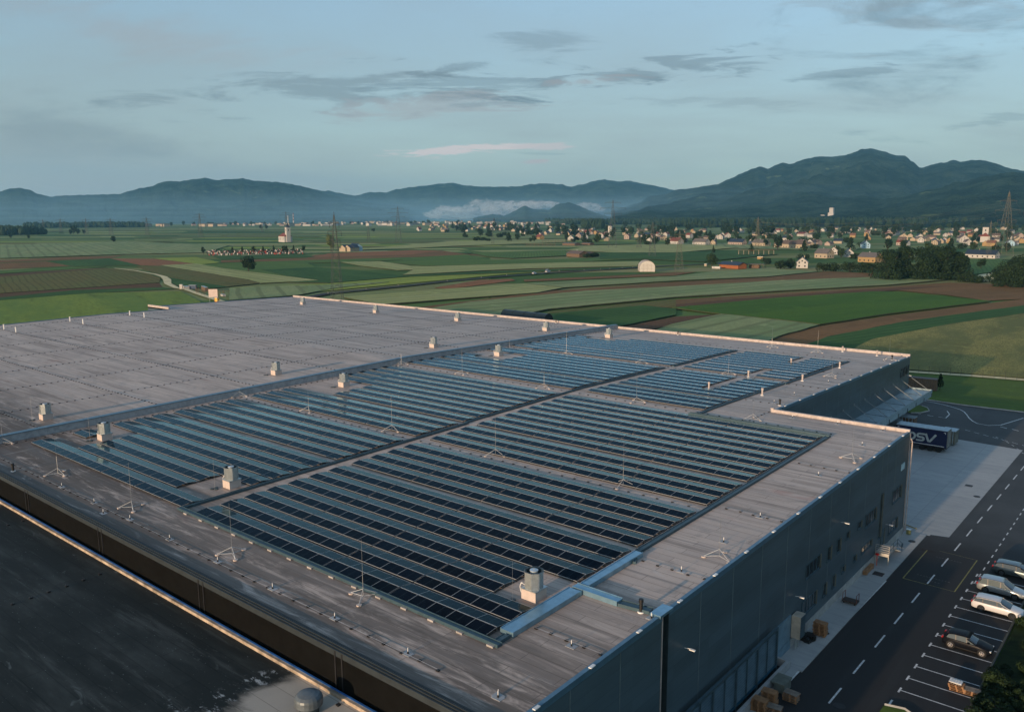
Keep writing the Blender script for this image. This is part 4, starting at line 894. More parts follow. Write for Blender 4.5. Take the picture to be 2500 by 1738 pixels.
# big near trees on the right
TB = [(2168,684,20,15,0),(2205,682,22,14,0),(2250,684,21,15,0),(2300,683,22,14,1),(2338,682,18,12,0),(2180,672,15,11,0),(2275,668,20,14,0)]
TL = ['leftmost dark tree of the clump right of the white house','second dark tree of the large clump from the left','middle dark tree of the large clump','tall tree in the right half of the large clump','right end tree of the large dark clump','smaller dark tree behind the left end of the clump','dark tree standing behind the middle of the clump']
for i, (px, py, h, w_, lm) in enumerate(TB): tree(40+i, h, w_*1.35, 6500, .7, 0, 'low', label=TL[i], loc=G(px, py), group='large dark trees right of the white house')
for i, (px, py, h, w_) in enumerate([(2455,700,17,20),(2500,702,20,20),(2478,690,17,16)]): tree(60+i, h*.9, w_, 6000, .65, 0, 'low', label=['broad bushy tree at the right picture edge, left one','broad bushy tree cut by the right picture edge','bushy tree behind the pair at the right picture edge'][i], loc=G(px, py), group='bushy trees at the right picture edge')
for i, (px, py, h, w_) in enumerate([(1905,657,7,11),(1930,655,8,12),(1958,640,8,11),(2010,662,7,11),(2040,662,8,13),(2075,664,8,13),(2105,665,8,12),(2130,668,9,12),(1870,645,6,9),(2360,688,5,12),(2390,690,4,10)]):
    tree(80+i, h, w_, 1300, .6, 3 if i % 2 else 0, 'shrub', 'bush', 'bush in the hedge beside the white house, %s from the left' % ORD[i] if i < 9 else 'low bush at the foot of the dark tree clump, %s one' % ['left','right'][i-9], G(px, py), 'bushes along the field edge')
tree(31, 11.5, 11.5, 3200, .55, 0, label='lone round dark tree in the green field', loc=G(607,664))
tree(32, 10, 11, 1500, .7, 0, label='lone dark tree far out on the left plain', loc=G(277,592)); tree(33, 10, 13, 900, .9, 0, label='lone dark tree beside the far town edge', loc=G(912,567))
tree(34, 21, 13, 2600, .7, 2, label='tall pale green tree behind the nearest pylon', loc=G(808,615)); tree(35, 10, 11, 1600, .6, 1, label='green tree beside the blue roofed shed', loc=G(1738,652)); tree(36, 9, 5, 900, .5, 0, 'cone', label='small dark conifer above the hayrack field', loc=G(1741,620))
tree(37, 8, 8, 900, .6, 0, label='dark tree standing alone right of the clump', loc=G(2395,655)); tree(38, 13, 14, 1500, .8, 0, label='round tree at the left edge of the village field', loc=G(1600,598))
for i, px in enumerate((497,568,592,619,643,668,693,700,717,742)): tree(100+i, 9, 5.5, 500, .6, 0, 'cone' if i % 3 else 'round', label=f'small dark cemetery tree, {ORD[i]} from the left', loc=G(px, 622-.02*(px-500)*1.), group='cemetery trees')
# village trees: four prototypes copied
pr = [tree(200+i, h, w_, n, lf, lm, kd, label='broad leafy tree between the village houses', loc=G(px, py), group='trees between the village houses') for i, (h, w_, n, lf, lm, kd, px, py) in enumerate([(12,12,420,1.3,0,'round',1240,588),(10,11,380,1.3,1,'round',1305,590),(13,8,380,1.2,0,'cone',1385,585),(7,12,320,1.2,3,'shrub',1180,588)])]
rv = random.Random(11)
def sc_(a, b_): return rv.uniform(a, b_)
VT = [(1160,586),(1175,587),(1192,588),(1245,589),(1262,588),(1295,590),(1385,586),(1400,590),(1560,596),(1580,599),(1628,601),(1838,615),(1895,610),(1870,600),(2005,618),(2040,616),(2080,610),(2100,606),(1990,608),(2050,628),(2090,632),(1960,612),(1740,596),(1845,600),(1920,606),(2170,612),(2205,610),(2240,622),(2270,616),(2380,612),(2430,610),(2460,616),(2350,606),(2320,612)]
for px, py in VT: place(pr[rv.randrange(4)], G(px+sc_(-4,4), py+sc_(-2,2)), 'broad leafy tree between the village houses', sc_(.7,1.25))
n_ = 0
while n_ < 262:
    px = sc_(1090, 2520); py = (sc_(556, 576) if rv.random() < .6 else sc_(576, 596)) if px > 1400 else sc_(551, 580)
    if 2120 < px < 2360 and py > 585: continue
    place(pr[rv.randrange(4)], G(px, py), 'broad leafy tree between the village houses', sc_(.9,1.5)*(1.25 if py < 576 else .9)); n_ += 1
for i in range(45):
    px = sc_(300, 1150); place(pr[rv.randrange(2)], G(px, sc_(546.5, 549.5)+ (1150-px)*.004), 'leafy tree along the edge of the far town', sc_(1.2,1.9), group='trees along the far town')
for px, py, s_ in ((27,582,.7),(70,583,.6),(180,572,1.8),(190,573,1.2),(205,572,.9),(172,573,1.),(637,560,1.4),(650,560,1.2)): place(pr[0], G(px, py), 'small dark tree standing out on the left plain', s_, group='scattered trees on the left plain')
# woods that read as one mass
def woods(poly_px, n, h, w_, label, seed, lm=0, name='forest', cone=.45):
    rnd = random.Random(seed); q = MB()
    P_ = [G(x, y) for x, y in poly_px]
    for i in range(n):
        a_, b_ = rnd.random(), rnd.random(); L_, R__ = P_[0].lerp(P_[3], b_), P_[1].lerp(P_[2], b_); c = L_.lerp(R__, a_)
        hh, ww = h*rnd.uniform(.65,1.15), w_*rnd.uniform(.7,1.3); cn_ = rnd.random() < cone; k = 6; o0 = rnd.random()*3
        lv = [(0.,.55),(.3,1.),(.62,.62),(.85,.3)] if cn_ else [(.05,.5),(.35,1.),(.7,.95),(.92,.5)]
        vs = []
        for t, r_ in lv:
            for j in range(k):
                an = o0+2*pi*j/k; rr = ww/2*r_*rnd.uniform(.75,1.2); vs.append((c.x+cos(an)*rr, c.y+sin(an)*rr, hh*t+rnd.uniform(-.04,.04)*hh))
        vs.append((c.x, c.y, hh)); m_ = 1 if rnd.random() < .35 else 0
        q.add(vs, [(a*k+j, a*k+(j+1) % k, (a+1)*k+(j+1) % k, (a+1)*k+j) for a in range(3) for j in range(k)]+[(3*k+j, 3*k+(j+1) % k, 4*k) for j in range(k)], m_)
    return tag(q.build(name, [M_lf[lm], M_lf[3]]), label, 'forest', kind='stuff')
woods([(1640,556),(2620,552),(2620,543.5),(1560,543.8)], 3600, 27, 15, 'dark mixed forest band behind the village', 5)
woods([(1380,549.5),(1700,549),(1700,543.5),(1330,543)], 900, 24, 16, 'hazy woodland strip behind the village centre', 6)
woods([(-60,576),(60,574),(118,572.5),(-60,562)], 380, 20, 13, 'dark wood at the left picture edge on the plain', 7, name='forest')
woods([(60,557.5),(350,555.5),(350,553),(60,553.5)], 420, 22, 18, 'thin line of trees along the far plain on the left', 8)
woods([(1430,560),(1470,560),(1475,555),(1420,555)], 90, 26, 15, 'dark grove above the church in the village', 9)
# bank with shrubs in the near right corner
q = MB(); n1_ = 40
for i in range(n1_):
    for k in range(14): 
        y_ = 50+60*i/(n1_-1); x_ = -11.5+14*k/13.; z_ = min(3.2, .22*(x_+11.5))+.35*noise.noise(Vector((x_*.5,y_*.4,0)))*min(1,k/3.)
        q.v.append((x_, y_, z_))
q.f = [(i*14+k, i*14+k+1, (i+1)*14+k+1, (i+1)*14+k) for i in range(n1_-1) for k in range(13)]; q.m = [0]*len(q.f)
tag(q.build('bank', field_mat('overgrown_bank', (.012,.022,.008), (.02,.035,.01), sc=3., var=.6, big=.3), smooth=True), kind='structure')
sh = [tree(300+i, h, w_, n, .17, 3, 'shrub', 'bush', 'leafy shrub on the bank beside the car park', (x_, y_, .3), 'shrubs on the bank beside the car park') for i, (h, w_, n, x_, y_) in enumerate([(1.9,3.,2300,-10.2,69.),(1.5,2.4,1700,-9.7,72.5),(2.4,3.4,2600,-8.4,66.)])]
for i in range(120):
    y_ = rv.uniform(54, 101); x_ = -10.9+rv.uniform(0,7.)+max(0,(y_-88)*.1); place(sh[rv.randrange(3)], (x_, y_, .22*(x_+11.5)-.1), 'leafy shrub on the bank beside the car park', rv.uniform(.3,.75))
# off to the right and behind the camera: the tall trees of the bank that shade the parking spaces
for i, (x_, y_, h_) in enumerate(((-4.,64.,7.),(-3.,78.,8.),(2.,92.,9.),(-1.,54.,9.))): tree(330+i, h_, 6.5, 1500, .35, 0, label=f'bank tree right of the car park, {ORD[i]} one', loc=(x_, y_, 1.5), group='trees on the bank')
# ================================================================ HOUSES
HM = dict(w=mat('white_render', (.42,.4,.37), .8, var=.06), c=mat('cream_render', (.34,.28,.2), .8, var=.06), y=mat('ochre_render', (.3,.2,.09), .8, var=.06), g=mat('grey_render', (.3,.32,.33), .8), p=mat('pale_pink_render', (.33,.26,.22), .8, var=.06), b=mat('pale_blue_render', (.3,.45,.55), .8),
  rb=mat('brown_roof_tiles', (.11,.08,.065), .7, var=.3, scale=2), rr=mat('red_roof_tiles', (.16,.045,.03), .7, var=.3, scale=2), rd=mat('dark_slate_roof', (.022,.032,.05), .5, var=.2), rg=mat('grey_brown_roof', (.12,.105,.095), .7, var=.3, scale=2), ro=mat('orange_roof_tiles', (.17,.08,.05), .7, var=.3, scale=2), wd=mat('weathered_boards', (.13,.085,.055), .8, var=.4, scale=3, stretch=(4,4,.4)), wo=mat('orange_boards', (.27,.09,.03), .8, var=.3, scale=3))
def house(w_, l, h, rh, wm, rm, label, loc=(0,0,0), rz=0, name='house', det=2, group=None, cat='house', eave=.5, lean=None):
    """gable ends face local +-y, ridge along y; w_ across, l along the ridge"""
    t = thing(name, label, cat, loc, rz, group); a, b_ = w_/2, l/2
    q = MB(); v = [(-a,-b_,0),(a,-b_,0),(a,-b_,h),(0,-b_,h+rh),(-a,-b_,h),(-a,b_,0),(a,b_,0),(a,b_,h),(0,b_,h+rh),(-a,b_,h)]
    q.add(v, [(0,1,2,3,4),(6,5,9,8,7),(1,6,7,2),(5,0,4,9)]); q.build('wall', HM[wm], t)
    q = MB(); e = eave; th = .22; s_ = rh/a
    for sg in (-1, 1):
        x1 = sg*(a+e); z1 = h-e*s_; vs = [(0,-b_-e,h+rh),(x1,-b_-e,z1),(x1,b_+e,z1),(0,b_+e,h+rh)]; vs += [(x, y, z+th) for x, y, z in vs]
        q.add(vs, [(0,1,2,3),(4,7,6,5),(0,4,5,1),(1,5,6,2),(2,6,7,3),(3,7,4,0)])
    rf = q.build('roof', HM[rm], t)
    if det >= 1:
        q = MB(); q.box(a*.25,b_*.25,h+rh*.5,a*.25+.6,b_*.25+.6,h+rh+.9); q.build('chimney', HM['w' if wm != 'w' else 'c'], rf)
    if det >= 2:
        nn = max(2, int(w_/3.2))
        for yy, sg in ((-b_, -1), (b_, 1)):
            for fl in range(2 if h > 4.5 else 1):
                for i in range(nn):
                    x = -a+w_*(i+.5)/nn; q = MB(); q.box(x-.5, yy-.05, 1.0+2.7*fl, x+.5, yy+.05, 2.3+2.7*fl); q.build('window', M_glass, t)
            q = MB(); q.box(-.5, yy-.05, h+.4, .5, yy+.05, h+1.4); q.build('window', M_glass, t)
        for sg in (-1, 1):
            for i in range(max(2, int(l/4.))):
                y = -b_+l*(i+.5)/max(2, int(l/4.)); q = MB(); q.box(sg*a-.05, y-.55, 1.0, sg*a+.05, y+.55, 2.3); q.build('window', M_glass, t)
        q = MB(); q.box(a-.05, -b_*.1-.5, 0, a+.06, -b_*.1+.5, 2.1); q.build('door', HM['wd'], t)
    return t
# the nearer buildings, one by one: px,py of the base, across, length, eaves, roof rise, wall, roof, turn, label
A0 = 0.; NB = [
 (1958,654,8.3,11,4.6,3.6,'w','rd',.35,'white house with dark roof beside the field edge'),
 (1712,598,10,22,4.2,4.2,'w','rg',1.35,'long white barn with grey roof at the village edge'),(1742,598,7,8,4,3.,'c','rb',.2,'small cream gabled house between two barns'),(1800,598,10,24,4.,4.,'p','rd',1.3,'long pink farmhouse with dark roof'),
 (1858,601,10,22,4.5,4,'c','rg',1.25,'long cream barn with grey brown roof'),(1838,597,9,12,5,3.5,'w','rb',.2,'white gabled house behind the hayrack'),(1930,606,11,40,5.2,4.,'c','rb',1.3,'longest cream building with brown roof at the village edge'),
 (1652,597,10,16,5,4,'w','rr',1.3,'white house with red roof behind the lattice pylon'),(1760,584,9,12,5,3.5,'w','rb',.2,'white house with brown roof above the pink farmhouse'),(1532,584,9,10,5.5,3.5,'p','rr',.2,'pink house with red roof at the village field'),
 (1582,580,9,16,5.5,3.2,'y','rd',1.2,'ochre house with dark roof in the village centre'),(1610,585,8,9,5,3,'p','ro',.2,'small pink house beside the round tree'),(1620,586,8,9,4.5,3,'c','rb',.9,'small cream house beside the round tree'),
 (1394,587,9,13,4.5,4,'w','rd',.5,'white house with steep dark roof left of the church'),(1412,581,9,13,5,4,'p','rr',.6,'pink house with red roof left of the church'),(1428,583,9,11,4.5,4,'g','rd',.8,'grey house with dark roof left of the church'),
 (1467,579,8,9,5,3.5,'c','rr',.2,'cream house with red roof below the church'),(1318,584,9,14,4,4,'y','rr',1.2,'ochre house with red roof among trees'),(1385,571,10,12,6,4,'w','rb',.3,'large white house with brown roof on the rise'),
 (2112,606,9,11,5,3.5,'b','rd',.5,'pale blue gabled house beyond the trees'),(2012,630,10,14,4.5,4,'c','rg',1.25,'cream house with grey roof behind the white house'),(2035,621,8,10,4,3.5,'w','rb',.3,'white gable behind the hedge'),(2072,627,8,10,4,3.5,'w','rd',.4,'white gable with dark roof behind the hedge'),
 (2125,640,12,16,4.5,3.5,'y','rg',1.3,'ochre house with wide grey roof and two chimneys'),(2195,660,9,12,5,3.5,'c','rg',.3,'cream house hidden behind the dark tree clump'),(2398,630,10,26,3.6,3.6,'w','rd',1.35,'low white barn with dark roof left of the big pylon'),
 (2205,588,12,14,7,4,'c','rb',.3,'tall cream house with brown roof'),(2350,592,12,14,6,4.5,'w','rb',.5,'white house with broad brown roof below the far church'),(2330,575,14,16,4.5,3,'w','rd',1.2,'long white building with dark roof near the right side'),
 (2170,578,10,14,6,3.5,'p','rr',.5,'pink house with bright red roof'),(2120,573,10,12,5,3.5,'w','ro',.9,'white house with orange roof'),(2400,588,10,14,5,3.5,'c','rr',1.,'cream house with red roof under the far church'),(2465,600,9,12,4.5,3,'b','rg',.3,'pale blue house near the big pylon'),
 (1985,580,12,16,5,3,'w','rg',1.,'wide white house with pale roof'),(1960,577,12,18,4.5,3,'w','rr',1.1,'white house with long red roof'),(1880,581,12,18,5,3.5,'c','rg',1.2,'cream house with grey roof in the village centre')]
for px, py, a, l, h, rh, wm, rm, tz, lb in NB: house(a, l, h, rh, wm, rm, lb, G(px, py), tz, group='houses of the village edge')
# the mass of the village: prototypes with windows, copied
LBL = {'w':'white','c':'cream','p':'pale pink','y':'ochre','g':'grey'}; RL = {'rb':'brown','rr':'red','rd':'dark','rg':'grey brown','ro':'orange'}
protos = []
for i, (wm, rm, a, l, h) in enumerate([('w','rb',9,12,5.4),('c','rb',10,14,5),('w','rr',9,11,5.6),('p','rr',9,12,5),('c','rd',9,13,5),('w','rg',10,15,4.5),('y','ro',9,11,5.2),('w','rd',9,12,5.5),('p','rb',10,16,4.6),('c','rg',11,18,4.5)]):
    protos.append(house(a, l, h, 3.6, wm, rm, f'{LBL[wm]} gabled house with {RL[rm]} roof in the far village', G(1440+90*i, 572+rv.uniform(-3,3)), rv.choice((.15,1.5,.4)), det=2 if i < 4 else 1, group='gabled houses of the far village'))
used = [(px, py) for px, py, *_ in NB]
def free(px, py, dx=9, dy=2.2):
    for a, b_ in used:
        if abs(a-px) < dx and abs(b_-py) < dy: return False
    return True
cnt = 0; tries = 0
while cnt < 165 and tries < 9000:
    tries += 1; px = rv.uniform(1400, 2520); lo = 560 if px > 1650 else 561; hi = 592+(10 if px > 1950 else 0) if px > 1480 else 583
    py = lo+(hi-lo)*rv.random()**1.25
    if (2140 < px < 2350 and py > 600) or not free(px, py, 8, 1.6): continue
    used.append((px, py)); dup(protos[rv.randrange(10)], G(px, py), rv.choice((0.,1.57,.3,1.3,.6))+rv.uniform(-.15,.15), scale=rv.uniform(.62,.95)); cnt += 1
cnt = 0
while cnt < 75:
    px = rv.uniform(1020, 1450); py = 550+rv.random()*(16 if px < 1150 else 26 if px > 1250 else 14)
    if not free(px, py, 6, 1.): cnt += .2; continue
    used.append((px, py)); dup(protos[rv.randrange(10)], G(px, py), rv.choice((0.,1.57,.3))+rv.uniform(-.2,.2), scale=rv.uniform(.7,1.1)); cnt += 1
# far town: pale blocks along the foot of the hills
tp = []
for i, (wm, rm, a, l, h) in enumerate([('w','rg',16,40,9),('p','rr',14,26,8),('w','rb',14,20,11),('c','rg',20,50,10),('w','rr',12,16,10)]):
    tp.append(house(a, l, h, 2.5, wm, rm, f'pale {LBL[wm]} block with {RL[rm]} roof in the distant town', G(700+40*i, 547.5-.002*i), .3+i*.3, det=0, name='town_building', group='pale blocks of the distant town', cat='building'))
for i in range(150):
    px = rv.uniform(470, 1420) if rv.random() < .85 else rv.uniform(210, 300)
    py = (546.8 if px > 800 else 549.5)+rv.uniform(-1.4, 2.6)-(px-800)*.0035
    if rv.random() < .3 and px > 820: py += rv.uniform(1, 5)
    dup(tp[rv.randrange(5)], G(px, py), rv.uniform(0,3), scale=(rv.uniform(.7,1.3), rv.uniform(.6,1.2), rv.uniform(.6,1.1)))
for px in (395,400,345,352,500,512): dup(tp[3], G(px, 553.5), rv.uniform(1,2), scale=(1.3,1.3,1.1))
# ================================================================ CHURCHES, CASTLE, CHIMNEYS
def church(px, py, bw, bl, bh, tw, th, sp, rz, roof, label, name='church', tower_dx=0):
    t = thing(name, label, 'church', G(px, py), rz)
    if bl:
        q = MB(); a, b_ = bw/2, bl/2; v = [(-a,-b_,0),(a,-b_,0),(a,-b_,bh),(0,-b_+1.5,bh+bw*.42),(-a,-b_,bh),(-a,b_,0),(a,b_,0),(a,b_,bh),(0,b_,bh+bw*.42),(-a,b_,bh)]
        q.box(-a,-b_,0,a,b_,bh); q.build('wall', HM['w'], t)
        q = MB(); q.add([(-a-.4,-b_-.4,bh),(a+.4,-b_-.4,bh),(a+.4,b_+.4,bh),(-a-.4,b_+.4,bh),(0,-b_+3,bh+bw*.42),(0,b_-1,bh+bw*.42)], [(0,1,4),(1,2,5,4),(2,3,5),(3,0,4,5),(0,3,2,1)]); q.build('roof', HM[roof], t)
        for i in range(4):
            y = -b_+bl*(i+.5)/4
            for sg in (-1, 1):
                q = MB(); q.box(sg*a-.06, y-.5, bh*.35, sg*a+.06, y+.5, bh*.8); q.build('window', M_glass, t)
    dy = (bl/2-tw*.2) if bl else 0
    q = MB(); q.box(-tw/2,dy-tw/2,0,tw/2,dy+tw/2,th); q.box(-tw/2-.3,dy-tw/2-.3,th,tw/2+.3,dy+tw/2+.3,th+.5); q.build('tower', HM['w'], t)
    for sg in (-1,1):
        q = MB(); q.box(-.7,dy+sg*(tw/2)-.06,th-5,.7,dy+sg*(tw/2)+.06,th-2.4); q.build('belfry_window', M_glass, t)
        q = MB(); q.box(sg*(tw/2)-.06,dy-.7,th-5,sg*(tw/2)+.06,dy+.7,th-2.4); q.build('belfry_window', M_glass, t)
    if sp:
        q = MB(); r_ = tw*.62
        for (r1,z1),(r2,z2) in zip([(r_,0),(r_*.95,sp*.15),(r_*.55,sp*.4),(r_*.6,sp*.5),(r_*.3,sp*.68)],[(r_*.95,sp*.15),(r_*.55,sp*.4),(r_*.6,sp*.5),(r_*.3,sp*.68),(.05,sp)]): q.tube((0,dy,th+.5+z1),(0,dy,th+.5+z2), r1, 8, 0, r2)
        q.build('spire', HM['rd'], t)
    return t
church(697,591,13,25,9,6.6,23,7.5,1.35-pi,'rr','white church with red roof and tall tower alone on the plain')
church(1203,558,12,26,10,8,22,12,.4,'rr','distant church with slim dark spire left of the village')
church(1490,577,11,0,9,7,19,7.5,.2,'rb','white church tower rising over the village roofs')
church(2404,591,12,20,8,7.5,20,0,.2,'rr','stout white church tower with red nave near the right side')
ct = thing('castle', 'white castle block on the wooded slope of the mountain', 'castle', far(2031,516,3750)); ct.location.z -= 8
q = MB(); q.box(-8,-8,-20,8,8,22); q.box(-12,-12,-20,11,-8,2); q.box(-42,-10,-24,-26,-2,-7); q.build('wall', HM['w'], ct)
q = MB(); q.add([(-8.5,-8.5,22),(8.5,-8.5,22),(8.5,8.5,22),(-8.5,8.5,22),(0,0,25)], [(0,1,4),(1,2,4),(2,3,4),(3,0,4)]); q.build('roof', HM['rg'], ct)
for px, h_, lb in ((704,46,'white factory chimney behind the church on the plain'),(717,58,'red and white banded factory chimney of the distant town')):
    t = thing('factory_chimney', lb, 'chimney', G(px, 549.5)); 
    for k in range(8):
        q = MB(); r0_, r1_ = 3.2-.15*k, 3.2-.15*(k+1); q.tube((0,0,h_*k/8),(0,0,h_*(k+1)/8), r0_, 10, 0, r1_); q.build('shaft_band', HM['rr'] if (h_ > 50 and k % 2 and k > 2) else HM['w'], t)
# ================================================================ FARM BUILDINGS, SHEDS, FIELD THINGS
def arch(label, P_, w_, l, h, rz, mt, mframe, n=14):
    t = thing('polytunnel', label, 'polytunnel', P_, rz); q = MB(); f = MB()
    pr_ = [(-w_/2,0),(-w_/2,h*.42)]+[(w_/2*cos(pi-pi*i/n)*1., h*.42+h*.58*sin(pi*i/n)) for i in range(1,n)]+[(w_/2,h*.42),(w_/2,0)]
    N = len(pr_); vs = [(x,-l/2,z) for x,z in pr_]+[(x,l/2,z) for x,z in pr_]
    q.add(vs, [(i, i+1, N+i+1, N+i) for i in range(N-1)]); q.build('cover', mt, t)
    q = MB(); q.add([(x,-l/2+.1,z) for x,z in pr_], [tuple(range(N))]); q.add([(x,l/2-.1,z) for x,z in pr_], [tuple(range(N-1,-1,-1))]); q.build('end_wall', mt, t)
    for k in range(5):
        q = MB(); y = -l/2+l*k/4; q.path([(x*1.005,y,z*1.005) for x,z in pr_], .07, 5); q.build('hoop', mframe, t)
    q = MB()
    for x in (-w_*.25,0,w_*.25): q.tube((x,-l/2,0),(x,-l/2,h*.72),.05)
    q.tube((-w_*.4,-l/2,h*.3),(w_*.4,-l/2,h*.3),.05); q.tube((-w_*.3,-l/2,h*.6),(w_*.3,-l/2,h*.6),.05); q.build('door_frame', mframe, t)
    return t
M_poly = mat('white_plastic_film', (.5,.47,.42), .45, var=.12); M_dpoly = mat('dark_green_film', (.012,.02,.022), .35, var=.2)
arch('arched greenhouse of pale plastic beside the country road', G(1578,662), 11, 15, 7.8, .62, M_poly, mat('tunnel_frame', (.22,.18,.15), .6))
arch('dark film tunnel just behind the warehouse roof', G(1285,797), 5.2, 22, 5.6, 1.5, M_dpoly, M_black)
house(12,20,3.2,2.6,'wd','rb','old brown timber barn alone in the green field', G(1410,627), 1.3, 'barn', 1, cat='barn'); house(8,9,2.8,1.6,'wo','rb','small orange boarded shed joined to the old brown barn', G(1440,626.5), 1.3, 'shed', 0, cat='shed')
for i, (px, py) in enumerate(((1432,629),(1447,628),(1455,627))): place(sh[0], G(px, py), f'bush in front of the old brown barn, {ORD[i]} from the left', 2.4)
house(9,19,3.0,1.8,'wo','rd','orange boarded shed with blue black roof at the field edge', G(1789,655), 1.25, 'shed', 1, cat='shed', eave=.9)
t = thing('timber_shelter', 'open timber shelter with flat roof beside the blue roofed shed', 'shelter', G(1846,655), .0)
q = MB(); q.box(-7,-2.5,3.0,7,2.5,3.25); q.build('roof', HM['rb'], t)
for x in (-6.5,-2.2,2.2,6.5):
    for y in (-2.2,2.2): q = MB(); q.box(x-.12,y-.12,0,x+.12,y+.12,3.0); q.build('post', HM['wd'], t)
q = MB(); q.box(-5.5,0,0,2.5,2,2.4); q.build('plank_stack', HM['wd'], t)
house(11,24,2.5,1.,'wd','rg','low open shed with pale flat roof below the village', G(1395,599), 1.4, 'shed', 0, cat='shed'); house(8,16,2.2,.8,'wd','rb','low brown shed right of the pale roofed one', G(1435,598), 1.4, 'shed', 0, cat='shed')
def hayrack(px, py, n, sp_, h, rz, label, roof=True):
    t = thing('hayrack', label, 'hayrack', G(px, py), rz); L = n*sp_
    for i in range(n+1): q = MB(); x = -L/2+i*sp_; q.box(x-.18,-.18,0,x+.18,.18,h); q.build('post', HM['c' if roof else 'wd'], t)
    q = MB(); 
    for k in range(5): q.tube((-L/2,0,h*(.2+.17*k)),(L/2,0,h*(.2+.17*k)),.06,5)
    q.box(-L/2,-.1,h*.18,-L/2+.1,.1,h); q.build('rail', HM['wd'], t)
    if roof: q = MB(); q.box(-L/2-.5,-.8,h,L/2+.5,.8,h+.35); q.build('roof', HM['wd'], t)
hayrack(1846,622.5,7,5.1,4.6,.72,'long timber hayrack with narrow roof standing in the field'); hayrack(1320,601,7,5.4,3.8,.72,'row of pale posts in the field left of the village', False)
hayrack(1360,592,9,5,4.,.72,'second post rack nearer the village houses', False)
for i, (px, py, a, l, h, rh, wm, rm, rz) in enumerate([(842,614,9,9,4.5,3,'c','rd',.2),(854,614,9,9,4.5,3,'c','rd',.2),(864,613.5,9,9,4.5,3,'c','rd',.2),(868,612.5,10,18,5,3.6,'b','rd',1.3)]):
    house(a, l, h, rh, wm, rm, ['left of three small cream gabled chapels','middle of three small cream gabled chapels','right of three small cream gabled chapels','dark roofed hall behind the three small chapels'][i], G(px, py), rz, 'chapel', 0)
# cemetery
q = MB(); rc = random.Random(4)
for i in range(620):
    px = rc.uniform(505, 740); py = rc.uniform(611.5, 622.5)-.018*(px-505)+2.2; P_ = G(px, py); s_ = rc.uniform(.6,1.3)
    q.box(P_.x-.5*s_,P_.y-.25,0,P_.x+.5*s_,P_.y+.25,1.5*s_, rc.choice((0,0,0,1,1,2,3,3)))
tag(q.build('graves', [mat('dark_gravestone', (.05,.045,.045), .4), mat('pale_gravestone', (.5,.46,.42), .6), mat('grave_flowers', (.35,.06,.05), .8), M_lf[0]]), 'crowded gravestones and flowers of the cemetery on the plain', 'graves', kind='stuff')
# billboard, rack of stakes, container and scraps near the track
t = thing('billboard', 'pale billboard on posts beside the gravel track', 'billboard', G(521.5,737.5), .75); t.location.z = 0
q = MB(); q.box(-2.1,-.08,2.4,2.1,.08,6.2); q.build('panel', mat('billboard_face', (.6,.47,.42), .6, var=.08), t)
q = MB()
for k in range(1,4): q.box(-2.1,-.09,2.4+.95*k,2.1,-.081,2.43+.95*k)
for k in range(1,5): q.box(-2.1+.84*k,-.092,2.4,-2.07+.84*k,-.082,6.2)
q.build('panel_seam', mat('seam', (.4,.3,.28), .6), t)
for x in (-1.8,1.8): q = MB(); q.tube((x,.1,0),(x,.1,6.),.09); q.build('post', M_galv, t)
rk = random.Random(9)
for i in range(46):
    px = 478+rk.random()*78; py = 712+(px-478)*.13+rk.uniform(0,9); q = MB(); q.tube((0,0,0),(rk.uniform(-.1,.1),0,2.6+rk.random()),.06,5)
    o = q.build('wooden_stake', HM['wd'], None, G(px, py)); tag(o, 'upright wooden stake in the storage plot behind the billboard', 'stake', 'wooden stakes behind the billboard')
def crate(label, P_, sx_, sy_, sz_, rz, mt, name, cat):
    t = thing(name, label, cat, P_, rz); q = MB(); q.box(-sx_/2,-sy_/2,0,sx_/2,sy_/2,sz_); q.build('body', mt, t)
    q = MB(); q.box(-sx_/2-.04,-sy_/2-.04,sz_,sx_/2+.04,sy_/2+.04,sz_+.08); q.build('lid', M_galv if mt is not M_galv else M_white, t)
    for s_ in (-1,1): q = MB(); q.box(s_*sx_/2-.05,-sy_/2-.05,0,s_*sx_/2+.05,-sy_/2,sz_); q.build('corner_post', M_rec, t)
    return t
crate('white upright cabin panel at the bend of the gravel track', G(443,706), 1.8,1.2,2.6,.7,HM['w'],'cabin','cabin'); crate('pale container lying beside the gravel track', G(455,705), 6,2.2,1.4,-.3,HM['w'],'container','container'); crate('dark blue container beside the gravel track', G(471,705), 4,2.2,2.,.7,mat('blue_container',(.01,.04,.09),.5),'container','container')
crate('long weathered pallet rack beyond the billboard', G(500,709), 13,1.5,2.,-.35,HM['wd'],'storage_rack','rack'); crate('white plastic sheet heap right of the billboard', G(545,723), 5.,1.5,.9,-.3,HM['w'],'sheet_heap','heap')
crate('yellow machine behind the roof edge near the billboard', G(530,736.5), 1.6,1.6,1.9,.4,mat('machine_yellow',(.7,.32,.02),.5),'machine','machine'); crate('yellow container among the bushes', G(1856,633), 5,2.4,2.2,.2,HM['y'],'container','container')
crate('white sheeted trailer left of the blue roofed shed', G(1749,656), 6.5,2,1.5,.1,HM['w'],'trailer','trailer'); crate('small cream hut beside the green tree', G(1723,650), 2,1.6,1.8,.1,HM['c'],'hut','hut'); crate('white vehicle parked near the village field', G(1484,583.5), 5,2.,2.1,.9,HM['w'],'van','van')
M_wp = HM['w']
